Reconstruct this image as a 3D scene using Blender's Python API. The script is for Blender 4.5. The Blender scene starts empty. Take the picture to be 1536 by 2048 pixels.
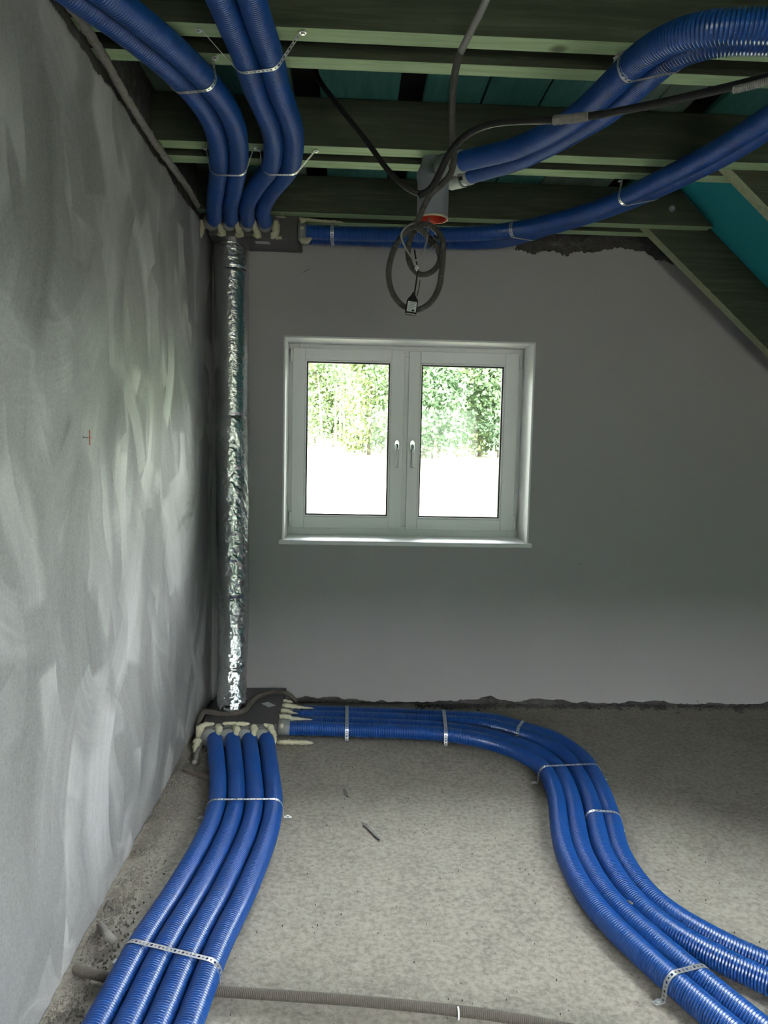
import bpy, bmesh, math, random
import numpy as np
from mathutils import Vector, Matrix
random.seed(7); rng = np.random.default_rng(7)
SC = bpy.context.scene; COL = SC.collection

# ------------------------------------------------------------------ camera
F = 1560.0; CAMH = 1.5
YAW, PITCH, ROLL = math.radians(2.598), math.radians(5.146), math.radians(1.25)
ROT = Matrix.Rotation(-YAW, 3, 'Z') @ Matrix.Rotation(math.pi/2 - PITCH, 3, 'X') @ Matrix.Rotation(ROLL, 3, 'Z')
cam = bpy.data.cameras.new('camera'); camo = bpy.data.objects.new('camera', cam); COL.objects.link(camo)
camo.matrix_world = Matrix.Translation((0, 0, CAMH)) @ ROT.to_4x4()
cam.sensor_fit = 'VERTICAL'; cam.sensor_height = 32.0; cam.lens = F/2048*32.0
cam.clip_start = 0.02; cam.clip_end = 500
SC.camera = camo
# ------------------------------------------------------------------ exposure, sky, sun
SC.view_settings.view_transform = 'Standard'; SC.view_settings.look = 'None'
SC.view_settings.gamma = 1.0; SC.view_settings.use_curve_mapping = False
SC.view_settings.exposure = 0.18
w = bpy.data.worlds.new('world'); SC.world = w; w.use_nodes = True
nt = w.node_tree; nt.nodes.clear()
wo = nt.nodes.new('ShaderNodeOutputWorld'); bg = nt.nodes.new('ShaderNodeBackground')
tc = nt.nodes.new('ShaderNodeTexCoord'); sx = nt.nodes.new('ShaderNodeSeparateXYZ'); cr = nt.nodes.new('ShaderNodeValToRGB')
nt.links.new(tc.outputs['Generated'], sx.inputs[0]); nt.links.new(sx.outputs['Z'], cr.inputs[0])
cr.color_ramp.elements[0].position = 0.0; cr.color_ramp.elements[0].color = (.97, .975, .97, 1)
cr.color_ramp.elements[1].position = 0.8; cr.color_ramp.elements[1].color = (.92, .95, .99, 1)
nt.links.new(cr.outputs[0], bg.inputs[0]); bg.inputs[1].default_value = 48.0
nt.links.new(bg.outputs[0], wo.inputs[0])
sun = bpy.data.lights.new('sun', 'SUN'); sun.energy = 30.0; sun.angle = math.radians(3); sun.color = (1, .95, .86)
suno = bpy.data.objects.new('sun', sun); COL.objects.link(suno)
suno.rotation_euler = (math.radians(55), 0, math.radians(-52)); suno.location = (-6, -5, 9)   # comes from behind the house

# ------------------------------------------------------------------ helpers
def ray(u, v):
    return np.array(ROT @ Vector(((u-768)/F, (1024-v)/F, -1.0)))
CC = np.array((0, 0, CAMH))
def onz(u, v, z): d = ray(u, v); return CC + d*(z-CAMH)/d[2]
def ony(u, v, y): d = ray(u, v); return CC + d*y/d[1]
def onx(u, v, x): d = ray(u, v); return CC + d*x/d[0]

def tag(o, label=None, cat=None, group=None, kind=None):
    if label: o['label'] = label
    if cat: o['category'] = cat
    if group: o['group'] = group
    if kind: o['kind'] = kind
    return o
def empty(name, loc, label=None, cat=None, group=None, kind=None):
    o = bpy.data.objects.new(name, None); COL.objects.link(o); o.location = loc; o.empty_display_size = .05
    return tag(o, label, cat, group, kind)
def mesh(name, verts, faces, mat, parent=None, smooth=False, label=None, cat=None, group=None, kind=None):
    verts = np.asarray(verts, float)
    if parent is not None:
        verts = verts - np.array(parent_loc(parent))
    me = bpy.data.meshes.new(name)
    me.from_pydata(verts.tolist(), [], [tuple(int(i) for i in f) for f in faces]); me.update()
    if smooth: me.polygons.foreach_set('use_smooth', [True]*len(me.polygons))
    if mat: me.materials.append(mat)
    o = bpy.data.objects.new(name, me); COL.objects.link(o)
    if parent is not None: o.parent = parent
    return tag(o, label, cat, group, kind)
def parent_loc(p):
    l = Vector((0, 0, 0))
    while p is not None: l = l + p.location; p = p.parent
    return l
class MB:
    def __init__(s): s.v = []; s.f = []; s.n = 0
    def add(s, v, f):
        v = np.asarray(v, float); s.v.append(v); s.f += [tuple(i+s.n for i in q) for q in f]; s.n += len(v); return s
    def box(s, a, b):
        x0, y0, z0 = a; x1, y1, z1 = b
        return s.add([(x0,y0,z0),(x1,y0,z0),(x1,y1,z0),(x0,y1,z0),(x0,y0,z1),(x1,y0,z1),(x1,y1,z1),(x0,y1,z1)],
                     [(0,3,2,1),(4,5,6,7),(0,1,5,4),(1,2,6,5),(2,3,7,6),(3,0,4,7)])
    def prism(s, poly, axis, a, b):
        n = len(poly); V = []
        for t in (a, b):
            for p in poly:
                q = list(p); q.insert(axis, t); V.append(q)
        f = [tuple(range(n)), tuple(range(2*n-1, n-1, -1))]
        for i in range(n): j = (i+1) % n; f.append((i, i+n, j+n, j))
        return s.add(V, f)
    def build(s, name, mat, parent=None, smooth=False, bevel=0, seg=2, **k):
        o = mesh(name, np.concatenate(s.v), s.f, mat, parent, smooth, **k)
        bm = bmesh.new(); bm.from_mesh(o.data); bmesh.ops.recalc_face_normals(bm, faces=bm.faces); bm.to_mesh(o.data); bm.free()
        if bevel:
            m = o.modifiers.new('bevel', 'BEVEL'); m.width = bevel; m.segments = seg; m.limit_method = 'ANGLE'
        return o
def spline(P, n=24):
    P = np.asarray(P, float); out = []
    Q = np.vstack([2*P[0]-P[1], P, 2*P[-1]-P[-2]])
    for i in range(1, len(Q)-2):
        p0, p1, p2, p3 = Q[i-1], Q[i], Q[i+1], Q[i+2]
        t0 = 0; t1 = t0+max(np.linalg.norm(p1-p0), 1e-6)**.5; t2 = t1+max(np.linalg.norm(p2-p1), 1e-6)**.5; t3 = t2+max(np.linalg.norm(p3-p2), 1e-6)**.5
        for k in range(n):
            t = t1+(t2-t1)*k/n
            A1 = (t1-t)/(t1-t0)*p0+(t-t0)/(t1-t0)*p1; A2 = (t2-t)/(t2-t1)*p1+(t-t1)/(t2-t1)*p2; A3 = (t3-t)/(t3-t2)*p2+(t-t2)/(t3-t2)*p3
            B1 = (t2-t)/(t2-t0)*A1+(t-t0)/(t2-t0)*A2; B2 = (t3-t)/(t3-t1)*A2+(t-t1)/(t3-t1)*A3
            out.append((t2-t)/(t2-t1)*B1+(t-t1)/(t2-t1)*B2)
    out.append(P[-1]); return np.array(out)
def resample(P, step=None, n=None):
    d = np.r_[0, np.cumsum(np.linalg.norm(np.diff(P, axis=0), axis=1))]
    if n is None: n = max(2, int(round(d[-1]/step))+1)
    s = np.linspace(0, d[-1], n)
    return np.stack([np.interp(s, d, P[:, k]) for k in range(3)], 1)
def smooth_path(P, it=3):
    for _ in range(it):
        Q = P.copy(); Q[1:-1] = .25*P[:-2]+.5*P[1:-1]+.25*P[2:]; P = Q
    return P
def frames(P):
    T = np.gradient(P, axis=0); T /= np.linalg.norm(T, axis=1)[:, None]+1e-12
    up = np.array((0, 0, 1.)) if abs(T[0][2]) < .8 else np.array((0, 1., 0))
    N = np.zeros_like(P); n = up-T[0]*up.dot(T[0]); n /= np.linalg.norm(n)
    for i in range(len(P)):
        n = n-T[i]*n.dot(T[i]); n /= np.linalg.norm(n)+1e-12; N[i] = n
    return T, N, np.cross(T, N)
def tube_data(P, R, seg, caps=True):
    T, N, B = frames(P); R = np.asarray(R, float)
    if R.ndim == 0: R = np.full(len(P), R)
    a = np.linspace(0, 2*math.pi, seg, endpoint=False)
    if R.ndim == 1: R = np.repeat(R[:, None], seg, 1)
    V = P[:, None, :] + R[:, :, None]*(np.cos(a)[None, :, None]*N[:, None, :]+np.sin(a)[None, :, None]*B[:, None, :])
    V = V.reshape(-1, 3); n = len(P); f = []
    for i in range(n-1):
        o = i*seg
        f += [(o+j, o+(j+1) % seg, o+seg+(j+1) % seg, o+seg+j) for j in range(seg)]
    if caps: f.append(tuple(range(seg-1, -1, -1))); f.append(tuple((n-1)*seg+j for j in range(seg)))
    return V, f
def tube(name, P, r, mat, parent=None, seg=12, step=.01, **k):
    P = resample(np.asarray(P, float), step); V, f = tube_data(P, r, seg)
    return mesh(name, V, f, mat, parent, True, **k)
def corrugated(name, P, r, mat, pitch=.0088, depth=.0052, seg=28, parent=None, **k):
    L = np.linalg.norm(np.diff(P, axis=0), axis=1).sum(); n = int(L/pitch)
    d = np.r_[0, np.cumsum(np.linalg.norm(np.diff(P, axis=0), axis=1))]
    s = np.concatenate([[i*pitch, i*pitch+pitch*.28, i*pitch+pitch*.56, i*pitch+pitch*.84] for i in range(n)])
    R = np.tile([r-depth, r-.0002, r-.0002, r-depth], n)
    Q = np.stack([np.interp(s, d, P[:, c]) for c in range(3)], 1)
    V, f = tube_data(Q, R, seg)
    return mesh(name, V, f, mat, parent, True, **k)
def vnoise(x, y, seed=0):
    r = np.random.default_rng(seed).random((64, 64)); xi = np.floor(x).astype(int); yi = np.floor(y).astype(int)
    fx = x-xi; fy = y-yi; fx = fx*fx*(3-2*fx); fy = fy*fy*(3-2*fy); g = lambda a, b: r[a % 64, b % 64]
    return (g(xi, yi)*(1-fx)+g(xi+1, yi)*fx)*(1-fy)+(g(xi, yi+1)*(1-fx)+g(xi+1, yi+1)*fx)*fy
def fbm(x, y, seed=0, o=4):
    s = 0; a = .5
    for k in range(o): s = s+a*vnoise(x*2**k, y*2**k, seed+k); a *= .5
    return s

# ------------------------------------------------------------------ materials
class NT:
    def __init__(s, name):
        s.m = bpy.data.materials.new(name); s.m.use_nodes = True; s.t = s.m.node_tree; s.t.nodes.clear()
        s.out = s.n('OutputMaterial'); s.b = s.n('BsdfPrincipled'); s.l(s.b.outputs[0], s.out.inputs[0])
    def n(s, k, **p):
        o = s.t.nodes.new('ShaderNode'+k)
        for a, b in p.items():
            if a[0] == '_': setattr(o, a[1:], b)
            else: o.inputs[a].default_value = b
        return o
    def l(s, a, b): s.t.links.new(a, b)
    def coord(s, scale=(1, 1, 1), src='Object'):
        c = s.n('TexCoord'); m = s.n('Mapping'); m.inputs['Scale'].default_value = scale; s.l(c.outputs[src], m.inputs[0]); return m.outputs[0]
    def noise(s, vec, sc, det=4, rough=.55, dist=0):
        n = s.n('TexNoise', Scale=sc, Detail=det, Roughness=rough, Distortion=dist); s.l(vec, n.inputs['Vector']); return n.outputs['Fac']
    def ramp(s, fac, stops):
        r = s.n('ValToRGB'); e = r.color_ramp.elements
        while len(e) < len(stops): e.new(.5)
        for q, (p, c) in zip(e, stops): q.position = p; q.color = (*c, 1) if len(c) == 3 else c
        s.l(fac, r.inputs[0]); return r.outputs[0]
    def mix(s, fac, a, b, mode='MIX'):
        m = s.n('MixRGB', _blend_type=mode)
        for sock, v in zip(m.inputs, (fac, a, b)):
            if hasattr(v, 'links'): s.l(v, sock)
            else: sock.default_value = v if not isinstance(v, tuple) or len(v) == 4 else (*v, 1)
        return m.outputs[0]
    def bump(s, h, strength=.5, dist=.01, normal=None):
        b = s.n('Bump', Strength=strength, Distance=dist); s.l(h, b.inputs['Height'])
        if normal: s.l(normal, b.inputs['Normal'])
        s.l(b.outputs[0], s.b.inputs['Normal']); return b.outputs[0]
    def col(s, c):
        if hasattr(c, 'links'): s.l(c, s.b.inputs['Base Color'])
        else: s.b.inputs['Base Color'].default_value = (*c, 1)
        return s
    def set(s, **k):
        for a, v in k.items(): s.b.inputs[a.replace('_', ' ')].default_value = v
        return s
def plain(name, c, rough=.5, metal=0, bump=0, bs=60, var=.12):
    t = NT(name); v = t.coord(); n = t.noise(v, bs)
    t.col(t.mix(n, tuple(x*(1-var) for x in c), tuple(min(1, x*(1+var)) for x in c)))
    t.set(Roughness=rough, Metallic=metal)
    if bump: t.bump(n, bump, .004)
    return t.m

def m_plaster():
    t = NT('grey_plaster'); v = t.coord(); a = t.noise(v, 1.3, 5); b = t.noise(v, 90, 3); c = t.noise(v, 9, 4)
    col = t.mix(a, (.365, .35, .355), (.415, .40, .405)); col = t.mix(t.ramp(b, [(.3, (0,0,0)), (.8, (1,1,1))]), col, (.39, .385, .385))
    t.col(col).set(Roughness=.8); t.bump(t.mix(.15, b, c), .12, .004); return t.m
def m_trowel():
    t = NT('trowelled_plaster'); v = t.coord()
    at = t.n('Attribute'); at.attribute_name = 'trowel'
    fine = t.noise(v, 160, 3, .7); mid = t.noise(v, 4, 4)
    f = at.outputs['Fac']
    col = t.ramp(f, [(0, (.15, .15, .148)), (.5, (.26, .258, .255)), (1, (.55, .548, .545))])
    col = t.mix(.22, col, t.ramp(fine, [(.3, (.16,.16,.16)), (.7, (.6,.6,.6))]))
    t.col(col)
    r = t.ramp(f, [(0, (.8,)*3), (.5, (.62,)*3), (1, (.48,)*3)]); t.l(r, t.b.inputs['Roughness'])
    t.b.inputs['Specular IOR Level'].default_value = .45
    b1 = t.n('Bump', Strength=.35, Distance=.012); t.l(f, b1.inputs['Height'])
    t.bump(fine, .10, .002, b1.outputs[0]); return t.m
def m_floor():
    t = NT('concrete_screed'); v = t.coord(); big = t.noise(v, .9, 5, .6, .6); mid = t.noise(v, 6, 6, .65, .3); fine = t.noise(v, 55, 5, .7)
    sv = t.coord((14, 60, 14)); streak = t.noise(sv, 1.2, 4, .7, 1.0)
    c = t.ramp(big, [(.3, (.25, .235, .205)), (.5, (.33, .31, .272)), (.7, (.37, .36, .335))])
    c = t.mix(.28, c, t.ramp(mid, [(.32, (.15, .145, .13)), (.6, (.43, .41, .37))]))
    c = t.mix(.38, c, t.ramp(fine, [(.34, (.06, .058, .052)), (.60, (.50, .48, .43))]))
    cs = t.noise(v, 19, 7, .75, 2.2); c = t.mix(t.ramp(cs, [(.27, (.6,)*3), (.33, (0,0,0))]), c, (.10, .09, .075))
    c = t.mix(t.ramp(streak, [(.60, (0,0,0)), (.70, (.35,)*3)]), c, (.19, .175, .15))
    vo = t.n('TexVoronoi', Scale=16); t.l(v, vo.inputs['Vector'])
    c = t.mix(t.ramp(vo.outputs['Distance'], [(.03, (.85,)*3), (.07, (0,0,0))]), c, (.06, .055, .05))
    n2 = t.noise(v, 2.2, 6, .7, 1.5)
    c = t.mix(t.ramp(n2, [(.62, (0,0,0)), (.72, (.4,)*3)]), c, (.50, .49, .45))
    c = t.mix(1.0, c, (.80, .765, .72), 'MULTIPLY')
    t.col(c).set(Roughness=.82); t.bump(t.mix(.5, fine, mid), .8, .012); return t.m
def m_raw():
    t = NT('raw_concrete'); v = t.coord(); a = t.noise(v, 22, 8, .7, .5); b = t.noise(v, 3, 3)
    c = t.ramp(a, [(.3, (.03, .028, .027)), (.55, (.10, .095, .09)), (.75, (.22, .21, .20))])
    t.col(t.mix(t.ramp(b, [(.4, (0,0,0)), (.7, (.5,)*3)]), c, (.16, .155, .15))).set(Roughness=.95); t.bump(a, .9, .03); return t.m
def m_wood(name, c0, c1, c2, axis='x'):
    t = NT(name); v = t.coord({'x': (1.5, 26, 26), 'y': (26, 1.5, 26)}[axis]); g = t.noise(v, 1.6, 6, .65, .8)
    v2 = t.coord(); b = t.noise(v2, 3.5, 4, .6, .4)
    c = t.ramp(g, [(.28, c0), (.5, c1), (.75, c2)])
    c = t.mix(t.ramp(b, [(.35, (0,0,0)), (.7, (.55,)*3)]), c, tuple(x*.75 for x in c1))
    vo = t.n('TexVoronoi', Scale=2.2); t.l(v2, vo.inputs['Vector'])
    c = t.mix(t.ramp(vo.outputs['Distance'], [(.03, (.8,)*3), (.075, (0,0,0))]), c, (.05, .045, .02))
    t.col(c).set(Roughness=.75); t.bump(g, .35, .004); return t.m
def m_blue():
    t = NT('blue_plastic'); v = t.coord(); a = t.noise(v, 7, 5, .65, .4); b = t.noise(v, 70, 3)
    c = t.mix(t.ramp(a, [(.45, (0,0,0)), (.8, (.22,)*3)]), (.005, .064, .28), (.05, .12, .32))
    t.col(c).set(Roughness=.30); t.b.inputs['Specular IOR Level'].default_value = .65
    t.bump(b, .04, .002); return t.m
def m_foil():
    t = NT('crinkled_foil'); v = t.coord((1, 1, 1.6)); a = t.noise(v, 34, 5, .6, 1.6); b = t.noise(v, 120, 3, .6, .8)
    vo = t.n('TexVoronoi', Scale=26, _feature='DISTANCE_TO_EDGE'); wv = t.n('MixRGB', _blend_type='ADD'); wv.inputs[0].default_value = .08
    t.l(v, wv.inputs[1]); nn = t.n('TexNoise', Scale=12); t.l(v, nn.inputs['Vector']); t.l(nn.outputs['Color'], wv.inputs[2]); t.l(wv.outputs[0], vo.inputs['Vector'])
    t.col((.74, .75, .77)).set(Metallic=1.0, Roughness=.2)
    b1 = t.n('Bump', Strength=.28, Distance=.008); t.l(a, b1.inputs['Height'])
    b2 = t.n('Bump', Strength=.16, Distance=.004); t.l(vo.outputs['Distance'], b2.inputs['Height']); t.l(b1.outputs[0], b2.inputs['Normal'])
    t.bump(b, .10, .002, b2.outputs[0]); return t.m
def m_glass():
    t = NT('window_glass'); t.t.nodes.remove(t.b)
    g = t.n('BsdfGlossy', Roughness=0.0); tr = t.n('BsdfTransparent'); mx = t.n('MixShader'); fr = t.n('Fresnel', IOR=1.45)
    tr.inputs[0].default_value = (.95, .97, .96, 1)
    t.l(fr.outputs[0], mx.inputs[0]); t.l(tr.outputs[0], mx.inputs[1]); t.l(g.outputs[0], mx.inputs[2]); t.l(mx.outputs[0], t.out.inputs[0]); return t.m
def m_leaf(name, c):
    t = NT(name); v = t.coord(); n = t.noise(v, 1.1, 3); n2 = t.noise(v, 9, 2)
    col = t.mix(t.ramp(n, [(.35, (0,0,0)), (.65, (1,)*3)]), tuple(x*.8 for x in c), tuple(min(1, x*1.3) for x in c))
    t.col(t.mix(.5, col, t.mix(n2, tuple(x*.7 for x in c), tuple(min(1, x*1.4) for x in c)))).set(Roughness=.7)
    return t.m
M = dict(
 plaster=m_plaster(), trowel=m_trowel(), floor=m_floor(), raw=m_raw(),
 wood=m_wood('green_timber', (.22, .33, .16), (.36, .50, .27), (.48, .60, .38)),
 woodface=m_wood('green_timber_face', (.022, .030, .017), (.045, .060, .034), (.095, .115, .07)),  # wide-face tone, darkened to hold the shade of the camera-facing sides
 board=m_wood('pale_board', (.10, .16, .12), (.16, .23, .17), (.22, .30, .21), 'y'),
 tealboard=m_wood('teal_board', (.03, .14, .12), (.05, .20, .165), (.09, .26, .20), 'y'),
 slope=m_wood('rafter_timber', (.20, .23, .12), (.32, .36, .21), (.42, .46, .29)),
 membrane=plain('roof_membrane_fabric', (.015, .33, .36), .7, bump=.3, bs=220),
 black=plain('dark_roof_felt', (.012, .012, .013), .9),  # near-black stand-in for the unlit attic
 blue=m_blue(), foil=m_foil(), glass=m_glass(),
 pvc=plain('white_pvc', (.82, .83, .84), .32, var=.03), gasket=plain('black_gasket', (.01, .01, .01), .6),
 chrome=plain('satin_handle', (.62, .63, .64), .25, .8, var=.02),
 sill=plain('white_sill', (.80, .81, .82), .35, var=.02), reveal=plain('white_reveal', (.74, .74, .73), .8, bump=.1),
 zinc=plain('galvanised_steel', (.66, .67, .67), .38, .85, var=.15), box=plain('grey_box_sheet', (.085, .082, .085), .45, .2, bump=.05),
 collar=plain('grey_collar', (.22, .23, .22), .5), sticker=plain('paper_sticker', (.55, .57, .6), .5, var=.05),
 foam=plain('expanding_foam', (.50, .48, .34), .8, bump=.5, bs=90),
 conduit=plain('grey_conduit', (.055, .052, .047), .55), dusty=plain('dusty_conduit', (.095, .083, .068), .8, bump=.4, bs=120, var=.3),
 mortar=plain('mortar_coated', (.20, .19, .175), .95, bump=.8, bs=80, var=.4),
 blackp=plain('black_plastic', (.009, .009, .009), .6), cable=plain('light_grey_cable', (.23, .23, .22), .45),
 pipe_grey=plain('grey_pvc_pipe', (.17, .19, .21), .35, var=.04), white_fit=plain('pale_fitting', (.38, .41, .38), .4),
 red=plain('red_cap', (.42, .035, .012), .4), orange=plain('orange_mark', (.38, .12, .06), .8),
 bark=plain('tree_bark', (.10, .085, .06), .9, var=.4), birch=plain('birch_bark', (.30, .29, .27), .8, var=.3),
 grass=m_leaf('meadow_grass', (.10, .10, .06)), leafa=m_leaf('leaf_mid_green', (.06, .10, .035)), leafb=m_leaf('leaf_deep_green', (.040, .075, .030)),
 leafc=m_leaf('leaf_yellow_green', (.09, .12, .035)), chip=plain('plaster_chip', (.19, .175, .15), .95, var=.6))

# ------------------------------------------------------------------ dimensions
XL = -0.76; D = 4.354; YF = -2.4; XR = 3.45; TIE = 2.62; TOPZ = 2.80
def roofz(x): return 2.642-.905*(x-1.836)
def rafz(x): return 2.625-.885*(x-1.51)
WX0, WX1, WZ0, WZ1 = -.365, 1.015, .942, 2.061
REV = 4.62; WOUT = 4.84

# floor slab
xs = np.linspace(XL-.25, XR+.3, 60); ys = np.linspace(YF-.3, D+.02, 100)
X, Y = np.meshgrid(xs, ys)
Z = (fbm(X*2+9, Y*2+5, 3)-.5)*.006 - .004
near = np.clip(1-(X-XL)/.16, 0, 1); Z += near*(fbm(X*18+3, Y*18, 8)-.35)*.02
near2 = np.clip(1-(D-Y)/.10, 0, 1); Z += near2*(fbm(X*14+3, Y*14, 9)-.35)*.03
n1, n2 = X.shape; V = np.stack([X, Y, Z], -1).reshape(-1, 3)
fc = [(i*n2+j, i*n2+j+1, (i+1)*n2+j+1, (i+1)*n2+j) for i in range(n1-1) for j in range(n2-1)]
b = MB(); b.add(V, fc); b.box((XL-.25, YF-.3, -.3), (XR+.3, D+.45, -.03)); b.build('floor', M['floor'], kind='structure')

# left wall: raw masonry core + trowelled plaster skin with a ragged top edge
MB().box((XL-.27, YF-.3, -.05), (XL-.014, WOUT, 5.4)).build('wall_left', M['raw'], kind='structure')
ys = np.r_[np.arange(YF, 1.35, .06), np.arange(1.35, D+.004, .0068)]; zs = np.r_[np.linspace(.0, 2.585, 385)]
YY, ZZ = np.meshgrid(ys, zs)
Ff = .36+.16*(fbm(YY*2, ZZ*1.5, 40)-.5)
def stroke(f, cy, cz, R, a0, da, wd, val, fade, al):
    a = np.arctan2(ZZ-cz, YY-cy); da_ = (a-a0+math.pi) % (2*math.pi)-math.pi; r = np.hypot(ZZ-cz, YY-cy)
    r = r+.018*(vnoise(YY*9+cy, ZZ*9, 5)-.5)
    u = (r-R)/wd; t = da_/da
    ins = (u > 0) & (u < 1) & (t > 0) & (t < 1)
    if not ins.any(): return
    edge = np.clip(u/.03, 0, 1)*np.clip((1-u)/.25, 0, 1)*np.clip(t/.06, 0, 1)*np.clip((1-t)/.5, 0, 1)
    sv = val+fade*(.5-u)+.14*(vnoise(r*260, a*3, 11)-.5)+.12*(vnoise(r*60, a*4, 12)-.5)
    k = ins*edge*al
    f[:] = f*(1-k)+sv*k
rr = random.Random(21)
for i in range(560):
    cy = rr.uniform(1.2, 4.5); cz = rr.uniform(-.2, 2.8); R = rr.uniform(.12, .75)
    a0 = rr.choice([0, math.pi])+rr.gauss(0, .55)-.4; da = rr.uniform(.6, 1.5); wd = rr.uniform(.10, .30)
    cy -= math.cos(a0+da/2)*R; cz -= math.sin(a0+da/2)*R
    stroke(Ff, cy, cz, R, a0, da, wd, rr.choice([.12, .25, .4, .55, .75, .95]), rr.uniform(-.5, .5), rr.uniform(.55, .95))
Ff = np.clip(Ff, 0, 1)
top = 2.585-.012*(vnoise(ys*30, ys*0, 2))-.02*vnoise(ys*7, ys*0+3, 2)-.006*(np.arange(len(ys)) % 3 == 0)
ZW = ZZ.copy(); ZW = np.where(ZZ > 2.4, 2.4+(ZZ-2.4)*((top-2.4)/.185)[None, :], ZZ)
bot = .030*fbm(ys*6, ys*0+2, 6)+.012*vnoise(ys*40, ys*0, 4)
ZW = np.where(ZZ < .15, bot[None, :]+(ZZ/.15)*(.15-bot[None, :]), ZW)
XW = XL+.0015*Ff+.003*(fbm(YY*1.5, ZZ*1.5, 77)-.5)
m_, n_ = YY.shape; V = np.stack([XW, YY, ZW], -1).reshape(-1, 3)
idx = np.arange(m_*n_).reshape(m_, n_)
q = np.stack([idx[:-1, :-1], idx[:-1, 1:], idx[1:, 1:], idx[1:, :-1]], -1).reshape(-1, 4).tolist()
e1 = idx[-1]; e0 = idx[0]; base = len(V)
Vt = V[e1].copy(); Vt[:, 0] = XL-.02; Vb = V[e0].copy(); Vb[:, 0] = XL-.02
V = np.vstack([V, Vt, Vb]); L = n_
q += [(int(e1[j]), int(e1[j+1]), base+j+1, base+j) for j in range(L-1)]+[(int(e0[j+1]), int(e0[j]), base+L+j, base+L+j+1) for j in range(L-1)]
me = bpy.data.meshes.new('wall_left_plaster'); me.from_pydata(V.tolist(), [], q); me.update()
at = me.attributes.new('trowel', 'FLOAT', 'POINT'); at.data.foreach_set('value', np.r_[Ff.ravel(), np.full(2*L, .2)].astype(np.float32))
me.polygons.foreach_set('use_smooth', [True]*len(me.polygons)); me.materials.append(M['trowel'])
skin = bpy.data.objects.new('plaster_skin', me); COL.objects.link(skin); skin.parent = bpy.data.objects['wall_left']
mk = onx(178, 875, XL)
c = MB()
for (dy, dz, ly, lz) in ((0, 0, .016, .0015), (0, 0, .0015, .022)): c.box((XL+.0005, mk[1]-ly, mk[2]-lz), (XL+.0032, mk[1]+ly, mk[2]+lz))
c.build('cross_mark', M['orange'], bpy.data.objects['wall_left'], label='small orange cross mark')
c = MB(); c.box((XL+.0005, mk[1]-.055, mk[2]-.002), (XL+.003, mk[1]-.02, mk[2]+.002)); c.build('cross_mark', M['conduit'], bpy.data.objects['wall_left'], label='dark smudge beside the cross')

# back wall (gable) with window hole
wb = MB()
def gable(y0, y1, hx0, hx1, hz0, hz1):
    xr = XR+.1; g = MB(); zr = roofz
    polys = [[(XL-.02, 0), (hx0, 0), (hx0, 5.2), (XL-.02, 5.2)], [(hx0, 0), (hx1, 0), (hx1, hz0), (hx0, hz0)],
             [(hx0, hz1), (hx1, hz1), (hx1, zr(hx1)+.02), (hx0, 5.2 if hx0 < -.5 else zr(hx0)+.02)],
             [(hx1, 0), (xr, 0), (xr, zr(xr)+.02), (hx1, zr(hx1)+.02)]]
    polys[0][2] = (hx0, zr(hx0)+.02); polys[0][3] = (XL-.02, zr(XL-.02)+.02); polys[2][3] = (hx0, zr(hx0)+.02)
    for p in polys: g.prism(p, 1, y0, y1)
    return g
back = gable(D+.012, WOUT, WX0, WX1, WZ0, WZ1).build('wall_back', M['raw'], kind='structure')
# plaster skin of the back wall: boundary polygon with ragged bottom and ragged top right
pts = []
nb = 240
for i in range(nb+1):
    x = XL+(XR-XL)*i/nb
    pts.append((x, .012+.05*max(0, float(fbm(np.array(x*6.), np.array(1.), 5))-.42)*2+.006*rr.random()))
right = [(XR, .9)]
xcut = 1.62
sl = [(x, rafz(x)-.0) for x in np.linspace(XR, 1.70, 12)]
ragged = []
rp = [ony(u, v, D) for u, v in ((1356, 534), (1335, 522), (1310, 519), (1290, 505), (1262, 500), (1240, 496), (1215, 498), (1180, 505), (1150, 503), (1132, 513), (1110, 503), (1085, 500), (1068, 509), (1045, 503), (1030, 498), (1036, 484))]
for a_, b_ in zip(rp[:-1], rp[1:]):
    for k in range(7):
        q_ = a_+(b_-a_)*k/7; ragged.append((q_[0]+(rr.random()-.5)*.004, q_[2]+(rr.random()-.5)*.014))
tops = [(rp[-1][0]-.03, 2.66), (XL, 2.66)]
outer = pts+[(XR, rafz(XR)+.2)]+[(x, rafz(x)+.2) for x in np.linspace(XR-.2, rp[0][0]+.03, 10)]+ragged+tops
hole = [(WX0, WZ0), (WX0, WZ1), (WX1, WZ1), (WX1, WZ0)]
bm = bmesh.new(); vs = [bm.verts.new((x, D, z)) for x, z in outer]; es = [bm.edges.new((vs[i], vs[(i+1) % len(vs)])) for i in range(len(vs))]
vh = [bm.verts.new((x, D, z)) for x, z in hole]; es += [bm.edges.new((vh[i], vh[(i+1) % 4])) for i in range(4)]
r = bmesh.ops.triangle_fill(bm, use_beauty=True, edges=es, normal=(0, -1, 0))
for f in bm.faces:
    if f.normal.y > 0: f.normal_flip()
ex = bmesh.ops.extrude_face_region(bm, geom=list(bm.faces)); bmesh.ops.translate(bm, verts=[g for g in ex['geom'] if isinstance(g, bmesh.types.BMVert)], vec=(0, .013, 0))
bmesh.ops.recalc_face_normals(bm, faces=bm.faces)
me = bpy.data.meshes.new('back_plaster'); bm.to_mesh(me); bm.free(); me.materials.append(M['plaster'])
o = bpy.data.objects.new('plaster_skin', me); COL.objects.link(o); o.parent = back
for (u, v, du, dv) in ((606, 545, 14, -7), (1158, 1127, 6, 2), (1393, 1400, 7, 9), (404, 1020, 3, 3)):
    p = ony(u, v, D); p2 = ony(u+du, v+dv, D)
    tube('scratch', [p, p2], .0012, M['conduit'], back, 6)

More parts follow.
